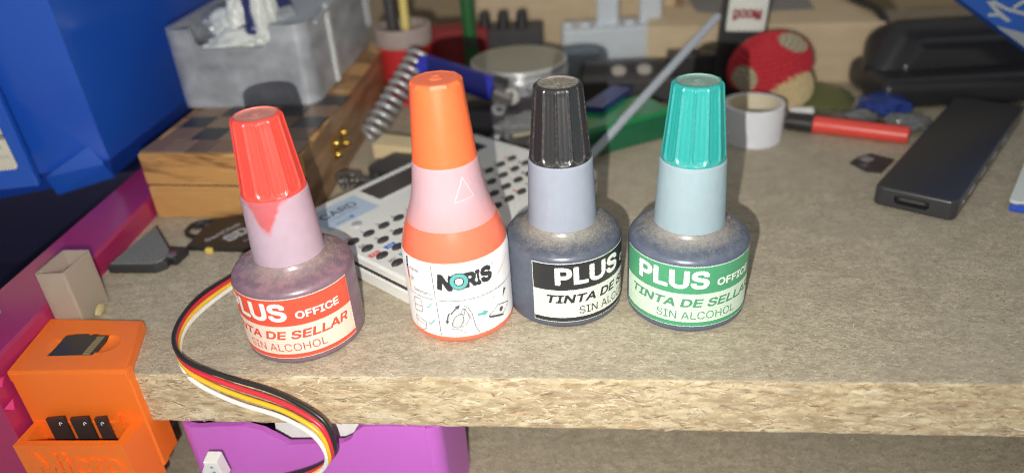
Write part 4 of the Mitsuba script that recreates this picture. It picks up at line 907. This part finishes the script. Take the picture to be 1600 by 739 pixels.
k = thing('memory_card', 'dark microSD card with pale printing lying left of the black hub', 'memory card')
MP = Polygon([(151.0, 297.5), (156, 301.5), (163.2, 304.6), (170.5, 297), (159.6, 285.8), (154.2, 288)])
part(k, 'body', ring_poly(MP.convex_hull, .1, 1.1, .2), bsdf('msd', (40, 44, 46), .4), False)
part(k, 'print', flat(txt('B', 6, 4.6, .12), (157.6, 295.2, 1.13), (.85, .5, 0), (-.5, .85, 0)), 'mat_gray_print')
part(k, 'print', flat(txt('32', 3.6, 2.4, .05), (154.2, 290.8, 1.13), (.85, .5, 0), (-.5, .85, 0)), 'mat_gray_print')
k = thing('usb_hub', 'long dark grey metal hub with ports along its side, at the right', 'hub')
HO = np.array([143.6, 260.2, 0]); HU = np.array([.675, .738, 0]); HV = np.array([.771, -.637, 0]); 
def hw(m):
    v, f = m
    v = np.asarray(v, float)
    return HO + v[:, :1] * HU + v[:, 1:2] * HV + v[:, 2:] * np.array([0, 0, 1.]), np.asarray(f)[:, ::-1]
rr = rrect(118, 29.6, 3.2, 59, 14.8)
hb = mk(round_poly(rr, .2, 8.4, 1.1))
slot = hull([(x, y, z) for x in (-2, 4) for y, z in ((7.8, 3.6), (8.6, 2.4), (19.2, 2.4), (20.2, 3.6), (20.2, 5.4), (19.4, 6.2), (8.6, 6.2), (7.8, 5.4))])
usb = [bx(x, x + 12, 25, 34, 2.0, 6.8, .1) for x in (17, 36, 55, 75)]
hb = hb - mk(slot)
for u_ in usb: hb = hb - mk(u_)
v, f = md(hb); part(k, 'case', hw((v, f)), bsdf('hub_gray', (66, 67, 70), .28, .4, spec=.7), 40)
part(k, 'port', hw(bx(1.5, 3.5, 8.6, 19.4, 3.2, 5.4, .1)), black, False)
part(k, 'port', hw(bx(.9, 2, 9.6, 18.4, 3.9, 4.7, .1)), dark_steel, False)
for x in (17, 36, 55, 75): part(k, 'port', hw(bx(x + .4, x + 11.6, 26.8, 29.4, 2.4, 4.6, .1)), steel, False)
part(k, 'led', hw(mv(lathe([(.8, 0), (.8, .3), (.01, .5)], 14), 0, (9, 29.5, 5), rx=-90)), steel, True)
k = thing('black_eyewear_case', 'black glossy rounded hard case lying at the back right', 'case')
el = lambda m: mv(m, -3, (235, 352, 0))
part(k, 'base', el(rhull([(x, y, z) for x in (-40, 60) for y in (4, 40) for z in (6, 10)], 6)), black)
part(k, 'shell', el(rhull([(-34, 26, 12), (-30, 36, 22), (60, 26, 12), (60, 36, 22), (-26, 30, 26), (60, 30, 26)], 11.5, 3)), bsdf('case_shell', (34, 34, 38), .3))
part(k, 'lens_panel', el(rhull([(-26, 20, 16), (-20, 21, 24), (60, 20, 16), (60, 21, 24)], 6.5, 3)), black_gloss)
part(k, 'lettering', el((lambda a: (np.c_[a[0][:, 0] - 13, np.full(len(a[0]), 12.9), a[0][:, 1] + 13.5], a[1]))(sheet(txt('SUMMIT', 15, 2.2, 0)))), bsdf('case_text', (96, 98, 102), .4), False)
k = thing('blue_carton', 'blue and white printed carton corner jutting in at the upper right', 'carton')
CA, CB_ = np.array([199.0, 330, 63.2]), np.array([243, 330, 33.4])
cd = (CB_ - CA) / np.linalg.norm(CB_ - CA); cn = np.array([-cd[2], 0, cd[0]])
def cpt(a, b, y): return CA + cd * a + cn * b + np.array([0, y, 0])
part(k, 'box', hull([cpt(a, b, y) for a in (-6, 92) for b in (0, 62) for y in (0, 14)]), bsdf('carton_blue', (24, 84, 176), .4), False)
part(k, 'stripe', hull([cpt(a, b, y) for a, b in ((29, -.05), (92, -.05), (29.6, .35), (43, 3.9), (92, 19)) for y in (-.25, 0.2)]), bsdf('carton_grey', (150, 158, 164), .4), False)
tp = unary_union([Polygon([(16.5, 5.2), (18.2, 6.4), (26.5, 5.4), (33.2, 5.0), (31.5, 3.6), (26.8, 3.6), (22, .9), (21.4, 2.2), (24.2, 3.9)]), line([(18.5, 6.6), (27, 7.6), (37, 10.6), (46, 13.5)], 1.5), line([(29.2, 9.4), (31, 13.8), (36, 18)], 1.8), line([(38, 14), (46, 17)], 1.6)])
part(k, 'lettering', flat(tp, CA + [0, -.3, 0], cd, cn), bsdf('carton_print', (166, 174, 178), .5), False)
k = thing('white_plastic_card', 'white card on a blue backing at the right edge of the shelf', 'card')
wc = Polygon([(190.3, 248.2), (226, 291.5), (262, 262), (232, 242)])
part(k, 'backing', ring_poly(Polygon([(190.5, 247.2), (226, 290.5), (262, 260), (232, 236), (204, 239.5), (196, 243.2)]).convex_hull.buffer(.01), .1, 2.2, .4), bsdf('card_blue', (42, 88, 206), .35), False)
part(k, 'card', ring_poly(wc.buffer(-2).buffer(2, quad_segs=6), 2.25, 3.4, .2), bsdf('card_white', (228, 234, 226), .4), False)
k = thing('teal_tip', 'tiny teal tip at the far right of the metal box', 'tip')
put(k, mv(ICO[2] * 1.9, 0, (0, 0, 0)) if False else (ICO[2] * 1.9 + [-67.6, 436, 33.2], np.array(trimesh.creation.icosphere(2, 1.0).faces)), bsdf('teal_tip', (80, 190, 176), .4), True)
